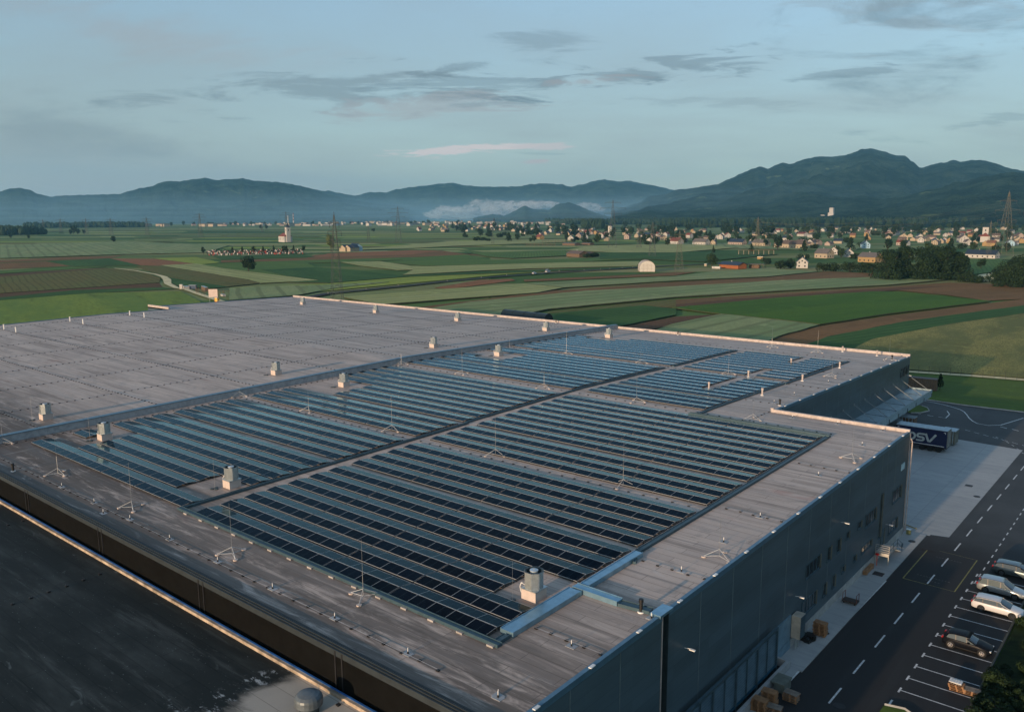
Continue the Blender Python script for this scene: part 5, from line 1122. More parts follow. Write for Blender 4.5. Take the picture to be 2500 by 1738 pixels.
for i, (px, py) in enumerate(((728,726),(801,716),(894,706),(972,697),(1092,686),(1175,677),(1237,671),(1365,661),(1426,659),(1466,657),(1489,656),(1519,654),(1545,652),(1658,647),(1660,655))):
    t = thing('marker_post', f'white roadside marker post, {ORD[i]} from the left along the country road', 'marker post', G(px, py+2)); q = MB(); q.box(-.12,-.06,0,.12,.06,1.1); q.build('post', M_wp, t); q = MB(); q.box(-.121,-.061,.8,.121,.061,.95); q.build('reflector', M_black, t)
# ================================================================ PYLONS AND LINES
M_pyl = mat('pylon_steel', (.085,.095,.085), .6, .3); M_pyl2 = mat('weathered_pylon_steel', (.13,.12,.09), .6, .2)
def pylon(px, py, H, base, arms, label, rz, mt=None, tk=.09, loc=None):
    mt = mt or M_pyl; t = thing('pylon', label, 'pylon', loc or G(px, py), rz, 'power pylons on the plain'); q = MB(); q2 = MB()
    def hw(z): return base/2*(1-z/H)**1.0*.85+.35 if z < H*.62 else max(.12, (base/2*.38*.85+.35)*(1-(z-H*.62)/(H*.40)))
    zs = [H*(1-(1-k/11.)**1.0)*.97 for k in range(12)]
    for sx_ in (-1,1):
        for sy_ in (-1,1): q.path([(sx_*hw(z), sy_*hw(z), z) for z in zs], tk, 4)
    for z0, z1 in zip(zs, zs[1:]):
        a, b_ = hw(z0), hw(z1)
        for s_ in (-1,1):
            q2.tube((-a,s_*a,z0),(b_,s_*b_,z1),tk*.55,3); q2.tube((a,s_*a,z0),(-b_,s_*b_,z1),tk*.55,3); q2.tube((s_*a,-a,z0),(s_*b_,b_,z1),tk*.55,3); q2.tube((s_*a,a,z0),(s_*b_,-b_,z1),tk*.55,3)
        for s_ in (-1,1): q2.tube((-b_,s_*b_,z1),(b_,s_*b_,z1),tk*.5,3)
    q.tube((0,0,zs[-1]),(0,0,H),tk*1.2,4)
    q.build('mast_leg', mt, t); q2.build('bracing', mt, t)
    for zf, L in arms:
        z = H*zf; q = MB(); b_ = hw(z)
        for s_ in (-1,1):
            q.tube((s_*b_,-b_,z),(s_*L,0,z+.2),tk*.8,4); q.tube((s_*b_,b_,z),(s_*L,0,z+.2),tk*.8,4); q.tube((s_*b_*.8,0,z+H*.035),(s_*L,0,z+.3),tk*.7,4)
            for k in (.35,.7): q.tube((s_*lerp(b_,L,k),0,z+.1),(s_*lerp(b_,L,k-.15),0,z+H*.035*(1-k)),tk*.5,3)
        q.tube((-L,0,z+.2),(L,0,z+.2),tk*.6,4); q.build('crossarm', mt, t)
        for s_ in (-1,1):
            q = MB(); q.tube((s_*L*.96,0,z+.1),(s_*L*.96,0,z-2.0),.1,5); q.build('insulator', M_black, t)
    return t
AR = [(.66,5.2),(.77,6.6),(.88,4.2)]; ry_ = radians(40)
PY = [(824,747,42.5,5.4,[(.70,2.4),(.79,3.1),(.88,2.2)],'nearest slim lattice pylon just beyond the warehouse',ry_,None,.09),(1495,606,60,11,[(.70,11),(.81,16),(.92,10)],'tall pylon in front of the village church',ry_,None,.11),(973,592,56,10,[(.70,11),(.81,16),(.92,10)],'pylon on the plain right of the nearest one',ry_,None,.13),
 (700,568,54,10,[(.70,11),(.81,16),(.92,10)],'pylon directly behind the lone white church',ry_,None,.2),(490,581,49,9,[(.70,10),(.81,14),(.92,9)],'pylon on the plain left of the lone white church',ry_,None,.18),(360,575,42,9,[(.72,10),(.86,13)],'pylon on the left plain, fifth from the left edge',ry_,None,.2),
 (272,574,40,9,[(.72,9),(.86,12)],'pylon on the left plain, fourth from the left edge',ry_,None,.2),(212,573,40,8,[(.72,9),(.86,12)],'pylon on the left plain, third from the left edge',ry_,None,.2),(150,571,40,8,[(.72,9),(.86,12)],'pylon on the left plain, second from the left edge',ry_,None,.2),(107,569,38,8,[(.72,9),(.86,12)],'pylon on the left plain, nearest the left edge',ry_,None,.2),
 (2450,627,61,13,[(.55,9),(.70,12),(.84,8)],'tall weathered pylon near the right picture edge',ry_,M_pyl2,.12),(2522,640,58,12,[(.55,9),(.70,12),(.84,8)],'pylon cut by the right picture edge',ry_,M_pyl2,.12),(1657,664,30,6,[(.75,3.4),(.87,4)],'pale lattice pylon beside the arched greenhouse',ry_,M_pyl2,.07),
 (1592,627,34,7,[(.75,4.4),(.87,5)],'lattice pylon beyond the arched greenhouse',ry_,None,.11),(1560,606,26,6,[(.75,4),(.87,4.6)],'small pylon in the field before the village',ry_,None,.12),(1848,607,38,5,[(.78,3),(.88,3.4)],'slim pale pylon rising above the hayrack',ry_,M_pyl2,.12),(2412,631,34,3,[(.9,2)],'thin weathered pylon beside the low white barn',ry_,M_pyl2,.07),
 (640,566,24,5,[(.8,5)],'small thin pylon left of the lone white church',ry_,None,.15),(1890-990,587,26,5,[(.8,5)],'small thin pylon on the central plain',ry_,None,.12),(1203,596,26,4,[(.85,3)],'thin pylon before the distant spired church',ry_,None,.1)]
PO = [pylon(px, py, H, b_, ar, lb, rz, mt, tk) for px, py, H, b_, ar, lb, rz, mt, tk in PY]
def cable(A, B, sag, label, r_=.045):
    n = 14; pts = [A.lerp(B, i/n)-Vector((0,0,4*sag*(i/n)*(1-i/n))) for i in range(n+1)]; q = MB(); L0 = pts[0]; q.path([p_-L0 for p_ in pts], r_, 3)
    return tag(q.build('power_line', M_pyl2, None, L0), label, 'power line', 'power lines strung between the pylons')
def armtip(i, k, s_):
    px, py, H, b_, ar, *_ = PY[i]; zf, L = ar[k]; P_ = G(px, py); return P_+Vector((cos(ry_)*L*.96*s_, sin(ry_)*L*.96*s_, H*zf-2.))
LN = [(10,15,0,0),(10,15,1,1),(10,15,2,1),(11,10,0,0),(11,10,1,1),(11,10,2,2),(1,2,0,0),(1,2,1,1),(2,3,1,1),(3,4,1,1),(4,5,0,0),(1,15,1,1)]
for a, b_, k, k2 in LN:
    for s_ in (-1,1): cable(armtip(a,k,s_), armtip(b_,min(k2,len(PY[b_][4])-1),s_), 9, 'long sagging power line between far pylons', .035)
# ================================================================ CARS
M_tyre = mat('tyre_rubber', (.015,.015,.015), .8); M_cglass = mat('car_glass', (.015,.02,.024), .05, 0, .05, spec=.9); M_trim = mat('black_trim', (.01,.01,.01), .4)
M_tail = mat('red_lamp', (.3,.008,.006), .3); M_head = mat('clear_lamp', (.5,.52,.52), .15, spec=.8)
def paint(name, col, metal=.3):
    m, nt, b = newmat(name); b.inputs['Base Color'].default_value = (*col, 1); b.inputs['Metallic'].default_value = metal; b.inputs['Roughness'].default_value = .32
    b.inputs['Coat Weight'].default_value = .0 if max(col) < .02 else .6; b.inputs['Specular IOR Level'].default_value = .08 if max(col) < .02 else .5; b.inputs['Coat Roughness'].default_value = .04; return m
def car(label, P_, rz, mp, rimm, L=4.5, H=1.47, W_=1.8, wb=2.65, hatch=False, name='parked_car', det=True):
    t = thing(name, label, 'car', P_, rz); w = W_/2; zb = .93
    ra, fa = -wb/2-.02, wb/2+.02; x0, x1 = -L/2, L/2
    # lower body: (x, belt height, half width, sill height)
    st = [(x0,.62,.78,.42),(x0+.05,.88,.88,.30),(x0+.25,.98,.94,.24),(x0+.8,1.0,.985,.2),(ra+.6,.99,1.,.19),(0,.97,1.,.19),(.75,.95,1.,.19),(1.05,.92,.995,.19),(fa-.1,.88,.98,.2),(x1-.6,.80,.95,.22),(x1-.25,.72,.88,.24),(x1-.06,.62,.76,.28),(x1,.5,.68,.34)]
    q = MB(); ring = []
    for x, zt, f, z0 in st:
        ww = w*f; mid = (z0+zt)/2; c = [(-ww*.9,z0),(-ww*.985,z0+.1),(-ww,mid-.02),(-ww*.985,zt-.13),(-ww*.93,zt-.03),(-ww*.8,zt+.015),(-ww*.4,zt+.045),(0,zt+.055)]
        c = c+[(-a, b_) for a, b_ in c[-2::-1]]; ring.append([(x, a, b_) for a, b_ in c])
    n = len(ring[0]); q.add([v for r_ in ring for v in r_], [(i*n+k, (i+1)*n+k, (i+1)*n+k+1, i*n+k+1)[::-1] for i in range(len(ring)-1) for k in range(n-1)])
    q.add(ring[0], [tuple(range(n))]); q.add(ring[-1], [tuple(range(n-1,-1,-1))])
    q.build('body', mp, t, smooth=True)
    # cabin: roof line
    rr = x0+.16 if not hatch else x0+.3; ws = x1-1.15 if not hatch else x1-1.3
    roof = [(rr,1.0,.86),(rr+.22,H-.13,.78),(rr+.55,H-.035,.75),(-.35,H,.76),(.25,H-.03,.755),(ws-.95,H-.13,.73),(ws,.93,.80)]
    gl = MB(); rp = MB()
    R_ = []
    for x, z, f in roof: R_.append([(x,-w*f,z),(x,-w*f*.72,z+.035),(x,0,z+.05),(x,w*f*.72,z+.035),(x,w*f,z)])
    nn = 5; ff = lambda i: [(i*nn+k, (i+1)*nn+k, (i+1)*nn+k+1, i*nn+k+1) for k in range(4)]
    vs = [v for r_ in R_ for v in r_]
    rp.add(vs, ff(1)+ff(2)+ff(3)+ff(4)); rp.build('roof', mp, t, smooth=True)
    q = MB(); q.add(vs, ff(5)); q.build('windscreen', M_cglass, t); q = MB(); q.add(vs, ff(0)); q.build('rear_window', M_cglass, t)
    for s_ in (-1, 1):
        # side glass as one band split by pillars
        def yy(x, z): 
            f_ = .97-(z-.95)/(H-.95)*.21; return s_*w*f_
        xs_ = [rr+.16, rr+1.0, -.02, ws-.55]; tops = [H-.14, H-.07, H-.08, H-.33]
        q = MB(); pts_b = [(rr+.1,.97),(ws-.12,.93)]; 
        prof = [(rr+.1,.97),(rr+.3,H-.15),(rr+.7,H-.075),(-.3,H-.05),(.3,H-.085),(ws-.85,H-.2),(ws-.1,.94)]
        q.add([(x, yy(x, z), z) for x, z in prof], [tuple(range(len(prof)))]); q.build('side_window', M_cglass, t)
        for xa, xb in ((rr+.92, rr+.86), (.02, -.04)):
            q = MB(); za = H-.06; q.add([(xa-.05,yy(xa,.95)+s_*.012,.95),(xa+.05,yy(xa,.95)+s_*.012,.95),(xb+.05,yy(xb,za)+s_*.012,za),(xb-.05,yy(xb,za)+s_*.012,za)], [(0,1,2,3)]); q.build('pillar', M_trim, t)
        q = MB(); q.path([(x, yy(x,z)+s_*.01, z) for x, z in prof[1:]], .028, 5); q.build('window_frame', mp if 'white' in label or 'silver' in label else M_trim, t)
        if det: q = MB(); q.box(ws-.75, s_*(w-.02), .93, ws-.55, s_*(w+.17), 1.06) if s_ > 0 else q.box(ws-.75, -w-.17, .93, ws-.55, -w+.02, 1.06); q.build('mirror', mp, t)
        q = MB(); q.box(ra+.42, min(s_*(w-.03),s_*(w+.008)), .23, fa-.42, max(s_*(w-.03),s_*(w+.008)), .31); q.build('sill_trim', M_trim, t)
        for xw in (ra, fa):
            a = MB(); y0 = s_*(w-.25); a.tube((xw,y0,.335),(xw,s_*(w+.004),.335),.375,20); a.build('wheel_arch', M_trim, t)
            q = MB(); q.tube((xw,s_*(w-.2),.325),(xw,s_*(w+.015),.325),.315,20); wh_ = q.build('wheel', M_tyre, t)
            r_ = MB(); r_.torus((xw,s_*(w+.018),.325),.2,.022,(0,1,0),18,4)
            for k in range(5):
                an = 2*pi*k/5+.3; r_.tube((xw,s_*(w+.03),.325),(xw+.2*cos(an),s_*(w+.018),.325+.2*sin(an)),.034,4)
            r_.tube((xw,s_*(w+.01),.325),(xw,s_*(w+.04),.325),.055,8); r_.build('rim', rimm, wh_)
        q = MB(); q.box(x0-.01, min(s_*w*.55,s_*w*.86), .72, x0+.14, max(s_*w*.55,s_*w*.86), .95); q.build('tail_light', M_tail, t)
        q = MB(); q.box(x1-.34, min(s_*w*.55,s_*w*.82), .56, x1-.09, max(s_*w*.55,s_*w*.82), .68); q.build('headlight', M_head, t)
    q = MB(); q.box(x0-.02,-w*.6,.36,x0+.05,w*.6,.5); q.build('bumper_trim', M_trim, t); q = MB(); q.box(x0-.012,-.26,.6,x0+.03,.26,.71); q.build('number_plate', M_white, t)
    return t
M_rimd = mat('dark_alloy', (.12,.12,.12), .3, .8); M_riml = mat('bright_alloy', (.65,.6,.55), .3, .7)
car('black hatchback parked alone in the middle bays', (-14.1,83.3,.0), .0, paint('black_car_paint',(.006,.007,.010),.0), M_riml, 4.25,1.46,1.78,2.6,True)
car('white estate car parked nearest in the group of three', (-13.4,93.35,.0), .0, paint('white_car_paint',(.55,.55,.56),.0), M_rimd, 4.7,1.45,1.83,2.75)
car('silver people carrier between the white and the grey estate', (-13.98,98.45,.0), .0, paint('silver_car_paint',(.34,.37,.38),.5), M_rimd, 4.55,1.6,1.85,2.75)
car('dark grey blue estate, farthest of the parked cars', (-13.5,104.5,.0), .0, paint('greyblue_car_paint',(.09,.12,.13),.4), M_rimd, 4.75,1.47,1.86,2.75)
rd = G(1340,665)-G(1306,669); ra_ = atan2(rd.y, rd.x)
car('white van driving on the country road', G(1337.5,666.5)+Vector((0,0,.45)), ra_, paint('far_white_paint',(.6,.6,.6),0), M_rimd, 5.4,2.1,2.0,3.0, name='driving_van', det=False)
car('white car driving on the country road behind the van', G(1305,671)+Vector((0,0,.45)), ra_, bpy.data.materials['far_white_paint'], M_rimd, 4.5,1.5,1.8,2.6, name='driving_car', det=False)
# ================================================================ TRAILER WITH LETTERING
t = thing('truck_trailer', 'navy curtain side truck trailer with big grey letters at the dock', 'trailer', (-40.0,152.6,0)); LX, LY = 8.2, 2.7
q = MB(); q.box(0,0,1.0,LX,LY,3.9); q.build('box_body', mat('navy_curtain', (.004,.010,.05), .45, var=.12, stretch=(3,1,.1)), t)
M_tr = mat('trailer_roof', (.33,.42,.47), .5, .2)
q = MB(); q.box(-.02,-.03,3.901,LX+.02,LY+.03,4.0); 
for k in range(9): q.box(.4+.9*k,0,4.0,.45+.9*k,LY,4.03)
q.build('box_roof', M_tr, t)
q = MB(); q.box(LX,0.02,1.0,LX+.06,LY-.02,3.88); q.build('rear_door', mat('grey_door', (.13,.13,.12), .5), t)
for y in (.5,1.2,1.5,2.2): q = MB(); q.tube((LX+.08,y,1.1),(LX+.08,y,3.8),.03); q.build('door_bar', M_galv, t)
q = MB(); q.box(.2,-.02,1.12,LX-.35,0,1.2); q.build('side_stripe', M_white, t)
q = MB(); q.box(.1,.3,.7,LX,LY-.3,.98); q.box(.1,.05,.55,LX-.2,.1,.7); q.build('chassis', M_black, t)
for x in (1.2,4.4,5.7,7.0):
    for y in (.25,LY-.25): q = MB(); q.tube((x,y-.2,.5),(x,y+.2,.5),.5,16); q.build('wheel', M_tyre, t)
for x0_ in (.25, LX-.55):
    q = MB(); q.box(x0_,-.02,3.6,x0_+.3,0,3.66); xx = x0_ if x0_ < 1 else x0_+.24; q.box(xx,-.021,3.35,xx+.06,-.001,3.6); q.build('corner_mark', M_white, t)
logo(lambda a, b_, t_: (1.35+a*1.06, -.02-t_*.3, 1.55+b_), 1.5, 'logo', mat('grey_letters', (.36,.41,.41), .5), t)
def box_thing(name, label, cat, P_, sx_, sy_, sz_, mt, rz=0, z0=0., ribs=0, mrib=None):
    t = thing(name, label, cat, P_, rz); q = MB(); q.box(-sx_/2,-sy_/2,z0,sx_/2,sy_/2,sz_); q.build('body', mt, t)
    q = MB(); q.box(-sx_/2-.05,-sy_/2-.05,sz_,sx_/2+.05,sy_/2+.05,sz_+.08); q.build('lid', mrib or M_tr, t)
    for i in range(ribs):
        x = -sx_/2+sx_*(i+.5)/ribs; q = MB(); q.box(x-.05,-sy_/2-.06,z0,x+.05,-sy_/2-.001,sz_); q.build('rib', mrib or M_tr, t)
    return t
M_cgrey = mat('container_grey', (.14,.16,.16), .6)
box_thing('container', 'long grey open container parked behind the navy trailer', 'container', (-38.0,160.2,0), 7.4,2.4,2.3, M_cgrey, 0, .3, 9); box_thing('container', 'short grey container right behind the navy trailer', 'container', (-32.9,160.0,0), 2.2,2.6,2.6, mat('container_olive',(.12,.13,.11),.6), 0, .3, 3)
box_thing('crate_stack', 'dark crates piled beside the dock canopy', 'crates', (-41.6,166.8,0), 2.4,2.2,2.3, HM['wd'], 0, 0, 4); box_thing('crate_stack', 'pale wrapped crates under the edge of the dock canopy', 'crates', (-42.6,162.0,0), 1.8,2.2,2.4, M_tr, 0, 0, 3)
box_thing('pallet_pile', 'brown pile of pallets on the lawn beyond the canopy', 'pile', (-49.2,206.5,.2), 6.4,2.2,2.6, HM['wd'], .1, 0, 5, HM['rb'])
tree(350, 4.2, 2.0, 700, .28, 0, 'cone', label='slim dark young tree on the lawn beyond the canopy', loc=(-45.6,207.5,.2))
t = thing('wire_fence', 'thin dark wire fence between the lawn and the dry field', 'fence', (-60,226.6,.2), atan2(5.4,32.))
for i in range(27): q = MB(); x = i*2.4; q.tube((x,0,-.2),(x,0,1.9),.035,5); q.build('fence_post', M_black, t)
q = MB()
for k in range(4): q.tube((0,0,.3+.5*k),(62.4,0,.3+.5*k),.012,3)
for k in range(0,26): q.tube((k*2.4,0,.3),(k*2.4+2.4,0,1.8),.006,3)
q.build('fence_wire', M_black, t)
# ================================================================ STEEL SCREEN, LOADING PIT
t = thing('louvre_screen', 'long blue grey steel louvre screen standing against the side wall', 'screen', (-26.45,47.0,0)); LS = 20.9
q = MB(); q.box(-.1,0,4.05,.12,LS,4.3); q.build('top_rail', M_steel, t); q = MB(); q.box(-.08,0,.55,.1,LS,.72); q.build('bottom_rail', mat('deep_blue_rail', (.03,.12,.2), .4, .4), t)
for i in range(6): 
    y = .1+i*(LS-.2)/5; q = MB(); q.box(-.1,y-.1,0,.14,y+.1,4.05); q.build('post', M_steel, t)
for i in range(5):
    y = .1+(i+.5)*(LS-.2)/5; q = MB(); q.box(-.06,y-.05,.72,.11,y+.05,4.05); q.build('post', M_steel, t)
for k in range(13):
    z = .92+.24*k; q = MB(); q.add([(-.09,.1,z+.05),(.08,.1,z-.05),(.08,LS-.1,z-.05),(-.09,LS-.1,z+.05),(-.09,.1,z+.09),(.08,.1,z-.01),(.08,LS-.1,z-.01),(-.09,LS-.1,z+.09)], [(0,3,2,1),(4,5,6,7),(0,1,5,4),(1,2,6,5),(2,3,7,6),(3,0,4,7)]); q.build('louvre', M_steel, t)
flat('pit_shade', mat('painted_pit_shade', (.012,.012,.012), .9), [(XW,31),(-25.95,31),(-25.95,69.0),(XW,69.0)], .02)  # flat dark sheet at ground level paints the shade of the open pit
t = thing('retaining_wall', 'low concrete wall round the loading pit below the louvre screen', 'wall', (-25.95,31,0)); q = MB(); q.box(0,0,0,.32,38.3,.75); q.build('long_wall', M_yc, t)
q = MB(); q.box(-1.14,38.0,0,-.003,38.3,.75); q.build('end_wall', M_yc, t)
t = thing('concrete_box', 'greenish concrete slab box on the pit wall beside the pallets', 'box', (-25.0,65.6,0)); q = MB(); q.box(-.6,-.85,.76,.65,.85,.9); q.build('slab', mat('mossy_concrete', (.13,.15,.13), .9), t); q = MB(); q.box(-.3,-.75,0,.6,.75,.759); q.build('base', bpy.data.materials['mossy_concrete'], t)
# ================================================================ PALLETS
M_pal = mat('orange_pallet_wood', (.27,.145,.07), .8, var=.25, scale=3); M_pald = mat('weathered_pallet_wood', (.19,.16,.13), .8, var=.3, scale=3)
def pallet(P_, rz, mt, label):
    t = thing('pallet', label, 'pallet', P_, rz, 'stacked wooden pallets')
    q = MB()
    for i in range(7): y = -.4+.8*(i+.5)/7; q.box(-.6,y-.048,.122,.6,y+.048,.144)
    for x in (-.55,0,.55): q.box(x-.05,-.4,.1,x+.05,.4,.1219)
    q.build('deck', mt, t)
    q = MB()
    for x in (-.53,0,.53):
        for y in (-.35,0,.35): q.box(x-.07,y-.05,.022,x+.07,y+.05,.0999)
    for y in (-.35,0,.35): q.box(-.6,y-.05,0,.6,y+.05,.0219)
    q.build('runner', M_pal, t); return t
p0_ = None
def stack(x, y, n, rz, mt, what, z0=.0):
    global p0_
    for k in range(n):
        lb = f'{ORD[n-1-k]} pallet down in the {what}' if k < n-1 else f'top pallet of the {what}'
        a = (x+rk.uniform(-.06,.06), y+rk.uniform(-.06,.06), z0+.1445*k), rz+rk.uniform(-.06,.06)
        if p0_ is None: p0_ = {}
        if mt.name not in p0_: p0_[mt.name] = pallet(*a, mt, lb)
        else: dup(p0_[mt.name], a[0], a[1], lb)
stack(-25.7,76.9,9,.05,M_pal,'tall stack on the pavement by the cabinet', .1); stack(-13.25,75.1,4,.05,M_pal,'short stack in the parking bay, left half'); stack(-12.05,75.15,3,.05,M_pald,'short stack in the parking bay, right half')
stack(-23.6,64.5,5,.0,M_pald,'grey topped stack standing in the lane'); stack(-24.75,62.6,9,.1,M_pal,'leaning stack by the concrete slab box'); stack(-25.0,61.2,8,.05,M_pal,'tall stack at the bottom edge by the pit wall', 0); stack(-23.9,61.6,5,.1,M_pald,'dark stack at the bottom picture edge')
t = thing('brick_bundle', 'grey white bundle lying on the pallets in the parking bay', 'bundle', (-13.35,75.1,.58)); q = MB()
for i in range(5):
    for j in range(4): q.box(-.5+.2*i,-.34+.17*j,0,-.32+.2*i,-.19+.17*j,.16)
q.box(-.5,-.34,-.0,.48,.32,.1); q.build('blocks', M_white, t)
t = thing('net_heap', 'dark heap beside the tall pallet stack on the pavement', 'heap', (-26.3,75.2,.1)); q = MB()
for i in range(26): q.box(*(lambda a, b_, c: (a-.25,b_-.2,0,a+.25,b_+.2,c))(rk.uniform(-.4,.5), rk.uniform(-.6,.6), rk.uniform(.15,.5)))
q.build('heap', M_trim, t)
# ================================================================ SMALL THINGS ALONG THE WALL
t = thing('cabinet', 'cream utility cabinet on pipes against the side wall', 'cabinet', (XW+.13,71.6,.1)); q = MB(); q.box(0,1.0,1.1,.85,2.2,3.3); q.build('body', mat('cream_cabinet', (.42,.37,.3), .5), t)
q = MB(); q.box(.8501,1.05,1.15,.88,2.15,3.25); q.build('door', M_steel, t)
for y in (1.2,1.5,1.9): q = MB(); q.tube((.4,y,0),(.4,y,1.1),.07); q.build('pipe', M_galv, t)
t = thing('beam', 'orange beam lying on the pavement against the plinth', 'beam', (-26.75,95.0,.1)); q = MB(); q.box(-.2,-1.4,.06,.2,1.4,.5); q.build('beam_body', M_pal, t)
for y in (-1.1,1.1): q = MB(); q.box(-.25,y-.1,0,.25,y+.1,.059); q.build('bearer', M_pald, t)
t = thing('low_trolley', 'dark flat trolley with two red end posts on the pavement', 'trolley', (-25.7,85.7,.1)); q = MB(); q.box(-.75,-.5,.18,.75,.5,.32); q.build('platform', mat('brown_deck', (.05,.035,.03), .8), t)
for x in (-.7,.7): q = MB(); q.tube((x,-.4,.3),(x,-.4,1.1),.035); q.tube((x,.4,.3),(x,.4,1.1),.035); q.tube((x,-.4,1.1),(x,.4,1.1),.035); q.build('end_frame', mat('dull_red', (.16,.05,.04), .5), t)
for x in (-.55,.55):
    for y in (-.4,.4): q = MB(); q.tube((x,y-.04,.09),(x,y+.04,.09),.09,10); q.build('caster', M_tyre, t)
t = thing('stair_landing', 'pale steel landing with railings and stairs by the end of the side wall', 'stairs', (-27.0,98.0,.1)); 
q = MB(); q.box(.03,0,1.15,1.55,3.2,1.32); q.box(.03,-.04,1.0,1.55,0,1.4); q.build('deck', mat('pale_steel', (.42,.4,.36), .5, .3), t); ps_ = bpy.data.materials['pale_steel']
q = MB()
for z in (1.55,1.8,2.05,2.3): q.tube((.05,-.03,z),(1.55,-.03,z),.03)
for x in (.06,1.55): q.tube((x,-.03,1.3),(x,-.03,2.33),.035)
q.build('railing', ps_, t); q = MB()
for z in (1.8,2.3): q.path([(1.55,0,z),(1.55,3.2,z),(1.55,5.4,z-1.25)],.03)
for y, z in ((1.6,2.3),(3.2,2.3),(5.4,1.05)): q.tube((1.55,y,z-1.0),(1.55,y,z),.03)
q.torus((1.55,5.4,.8),.3,.03,(1,0,0),14,4); q.build('railing', M_steel, t)
for i in range(6): q = MB(); q.box(.2,3.25+.36*i,1.1-.2*i,1.5,3.58+.36*i,1.14-.2*i); q.build('step', M_galv, t)
for x in (.1,1.5): q = MB(); q.box(x-.05,0,0,x+.05,.1,1.0); q.build('leg', ps_, t)
t = thing('hydrant_post', 'thin red and white post in front of the steel landing', 'post', (-26.55,97.3,.1)); q = MB(); q.tube((0,0,0),(0,0,1.3),.05); q.build('post', mat('red_white_post', (.5,.12,.1), .5), t); q = MB(); q.box(-.16,-.06,1.25,.16,.06,1.5); q.tube((-.2,0,1.36),(.22,0,1.36),.05); q.build('head', M_tail, t)
t = thing('gate_arm', 'yellow bar lying across the yard concrete by the far wall corner', 'bar', (-27.3,112.4,.03)); q = MB(); q.tube((-.5,.4,.25),(1.3,-.4,.25),.07); q.build('bar', mat('dull_yellow', (.25,.2,.06), .6), t); q = MB(); q.box(-.65,.3,0,-.45,.5,.5); q.build('stand', M_galv, t)
t = thing('wall_box', 'small yellow green box on the ground at the far wall corner', 'box', (-26.4,109.9,.1)); q = MB(); q.box(-.25,-.2,0,.25,.2,.6); q.build('body', mat('yellow_green', (.15,.17,.07), .6), t); q = MB(); q.box(-.28,-.23,.6,.28,.23,.66); q.build('lid', M_galv, t)
# ================================================================ LIGHT, SKY, RENDER SETTINGS
SUN_EL = radians(8.0)
sd = Vector((.012, cos(SUN_EL), -sin(SUN_EL))).normalized()      # direction the light travels: low sun behind the camera
sl = bpy.data.lights.new('sun', 'SUN'); so = bpy.data.objects.new('sun', sl); COL.objects.link(so)
sl.energy = 2.4; sl.angle = radians(.55); sl.color = (1., .71, .47)
so.rotation_euler = sd.to_track_quat('-Z', 'Y').to_euler()
wd = bpy.data.worlds.new('World'); scene.world = wd; wd.use_nodes = True
nt = NT(wd.node_tree); bg = wd.node_tree.nodes['Background']
sky = nt.new('ShaderNodeTexSky'); sky.sky_type = 'NISHITA'; sky.sun_disc = False; sky.sun_elevation = SUN_EL
sky.sun_rotation = pi; sky.air_density = 1.0; sky.dust_density = 1.5; sky.ozone_density = 2.0; sky.altitude = 300
d = nt.new('ShaderNodeTexCoord').outputs['Generated']
def dot(v): 
    n = nt.new('ShaderNodeVectorMath', operation='DOT_PRODUCT', ins={0: d, 1: v}); return n.outputs['Value']
fwv = (-sin(YAW), cos(YAW), 0.); rtv = (cos(YAW), sin(YAW), 0.)
f_ = nt.math('MAXIMUM', dot(fwv), .05); U = nt.math('DIVIDE', dot(rtv), f_); V = nt.math('DIVIDE', dot((0,0,1)), f_)   # compass bearing and height of a sky point
cu = nt.new('ShaderNodeCombineXYZ', ins={0: U, 1: V})
frontm = nt.ramp(dot(fwv), .0, .25)
def puv(px, py):
    r_ = ray(px, py); f0 = r_.dot(Vector(fwv)); return r_.dot(Vector(rtv))/f0, r_.z/f0
hzb = nt.ramp(dot((0,0,1)), .0, .16, 1.16, 1.)
tint = nt.mix(1., sky.outputs[0], (.82, .90, .93), 'MULTIPLY')
base = tint
# veil of thin high cloud, paler toward the horizon
sepz = dot((0,0,1))
veil = nt.ramp(sepz, -.02, .46, 1., .3)
nv = nt.noise(nt.mapping(cu.outputs[0], (1.1, 5.5, 1), rot=(0,0,.10)), 1.3, 6, .55, .4)
CL = 1.13
base = nt.mix(nt.math('MULTIPLY', veil, nt.ramp(nv, .3, .68, .72, 1.)), base, (CL*.96, CL*1.10, CL*1.14))
def blob(px, py, rx, ry, rot, soft=.5):
    """soft elliptical patch centred on a sky direction; sizes in picture pixels"""
    u0, v0 = puv(px, py); u_ = nt.math('SUBTRACT', U, u0); v_ = nt.math('SUBTRACT', V, v0)
    c_, s_ = cos(rot), sin(rot)
    a_ = nt.math('DIVIDE', nt.math('ADD', nt.math('MULTIPLY', u_, c_), nt.math('MULTIPLY', v_, s_)), rx/F)
    b_ = nt.math('DIVIDE', nt.math('SUBTRACT', nt.math('MULTIPLY', v_, c_), nt.math('MULTIPLY', u_, s_)), ry*1.5/F)
    r_ = nt.math('SQRT', nt.math('ADD', nt.math('MULTIPLY', a_, a_), nt.math('MULTIPLY', b_, b_)))
    return r_
NZ = {}
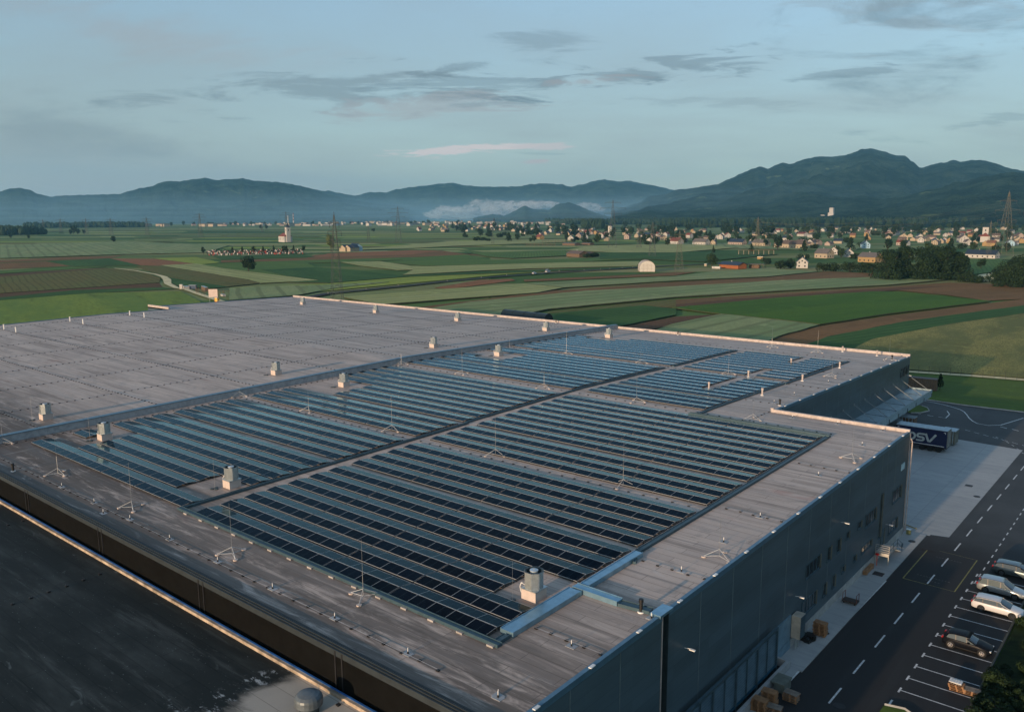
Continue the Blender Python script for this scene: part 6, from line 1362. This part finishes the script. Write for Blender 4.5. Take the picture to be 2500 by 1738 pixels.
def cloud(base, px, py, rx, ry, rot, col, amt, nsc=(4, 22), th=.0, det=7, edge=.35):
    r_ = blob(px, py, rx, ry, rot)
    key = 'coarse' if nsc[1] < 16 else ('mid' if nsc[1] < 31 else 'fine')
    if key not in NZ:
        q_ = {'coarse': (3.4, 15), 'mid': (7, 46), 'fine': (9, 70)}[key]
        NZ[key] = nt.noise(nt.mapping(cu.outputs[0], (*q_, 1), rot=(0,0,-.07), loc=(3.1, 1.7, 0)), 1., 7, .66, .5)
    n_ = NZ[key]
    k = nt.math('ADD', nt.math('SUBTRACT', 1., r_), nt.math('MULTIPLY', nt.math('SUBTRACT', n_, .5), 5.2))
    return nt.mix(nt.math('MULTIPLY', nt.ramp(k, .25+th, .25+th+edge*1.6), nt.math('MULTIPLY', frontm, amt*(.6 if col[0] < .9 else 1.))), base, tuple(CL*x for x in col))
dk = (.44, .62, .74); dk2 = (.56, .74, .84); pk = (1.16, 1.14, 1.17)
base = cloud(base, 150, 360, 520, 55, .03, (.84,.97,.99), .7, (2,9), edge=.8)
base = cloud(base, 120, 300, 480, 60, -.25, dk2, .55, (2,8), edge=.9)
base = cloud(base, 500, 120, 900, 60, -.22, pk, .35, (2,9), edge=.9)
base = cloud(base, 820, 225, 560, 52, .05, dk2, 1., (5,26), edge=.5)
base = cloud(base, 1000, 262, 330, 26, .06, pk, .45, (6,30))
base = cloud(base, 1130, 160, 170, 16, .03, dk, .7, (7,30))
base = cloud(base, 1330, 105, 190, 42, .16, dk, .6, (5,20), edge=.6)
base = cloud(base, 1240, 213, 380, 22, .02, dk, .7, (7,34))
base = cloud(base, 1600, 172, 420, 24, .13, dk, .85, (6,34), edge=.4)
base = cloud(base, 1430, 200, 120, 12, .07, pk, .5, (8,40))
base = cloud(base, 2080, 178, 180, 10, .17, dk, .7, (5,40))
base = cloud(base, 1180, 258, 160, 9, .03, dk, .55, (6,40))
base = cloud(base, 1800, 250, 330, 12, .0, dk2, .4, (4,40))
base = cloud(base, 2440, 292, 130, 11, .1, dk, .5, (5,40))
base = cloud(base, 2260, 40, 620, 150, -.02, (.44,.64,.76), 1., (5,13), edge=.6)
base = cloud(base, 2250, 45, 420, 50, -.02, (.82,.9,.93), .45, (11,24), th=.12, edge=.35)
base = cloud(base, 1110, 369, 175, 9, .045, (1.95,1.72,1.66), .95, (6,40), th=-.12, edge=.3)
base = cloud(base, 1350, 359, 100, 6, .02, (1.7,1.52,1.5), .8, (7,40), edge=.3)
base = cloud(base, 1330, 376, 150, 3, -.02, dk, .4, (5,40))
base = cloud(base, 1312, 395, 40, 5, .1, (1.4,1.26,1.26), .9, (6,40), th=-.1)
base = cloud(base, 120, 40, 700, 90, -.15, (.95,.97,1.), .3, (2,7), edge=.9)
bb_ = nt.new('ShaderNodeVectorMath', operation='SCALE', ins={0: base}); nt.l.new(hzb, bb_.inputs['Scale']); nt.l.new(bb_.outputs[0], bg.inputs['Color']); bg.inputs['Strength'].default_value = .15
wd.cycles.sampling_method = 'MANUAL'; wd.cycles.sample_map_resolution = 256
scene.view_settings.view_transform = 'Standard'; scene.view_settings.look = 'None'; scene.view_settings.gamma = 1; scene.view_settings.exposure = 1.08
scene.render.film_transparent = False
cy = scene.cycles; cy.use_denoising = True; cy.max_bounces = 5; cy.diffuse_bounces = 2; cy.glossy_bounces = 3; cy.transmission_bounces = 3; cy.volume_bounces = 2; cy.caustics_reflective = False; cy.caustics_refractive = False
cy.use_adaptive_sampling = True; cy.sample_clamp_indirect = 4
try: cy.denoiser = 'OPENIMAGEDENOISE'
except Exception: pass
# ---------------------------------------------------------------- the air
hz = MB(); hz.box(-12500, -700, -1.2, 8500, 12500, 720); ho = hz.build('haze', [])
hm = bpy.data.materials.new('haze_air'); hm.use_nodes = True; hn = hm.node_tree; hn.nodes.clear()
pv = hn.nodes.new('ShaderNodeVolumePrincipled'); out = hn.nodes.new('ShaderNodeOutputMaterial'); hn.links.new(pv.outputs[0], out.inputs['Volume'])
pv.inputs['Color'].default_value = (.24, .60, .90, 1); pv.inputs['Density'].default_value = 5.0e-5; pv.inputs['Anisotropy'].default_value = 0.
ho.data.materials.append(hm); tag(ho, kind='stuff', label='blue morning air over the valley', cat='haze')
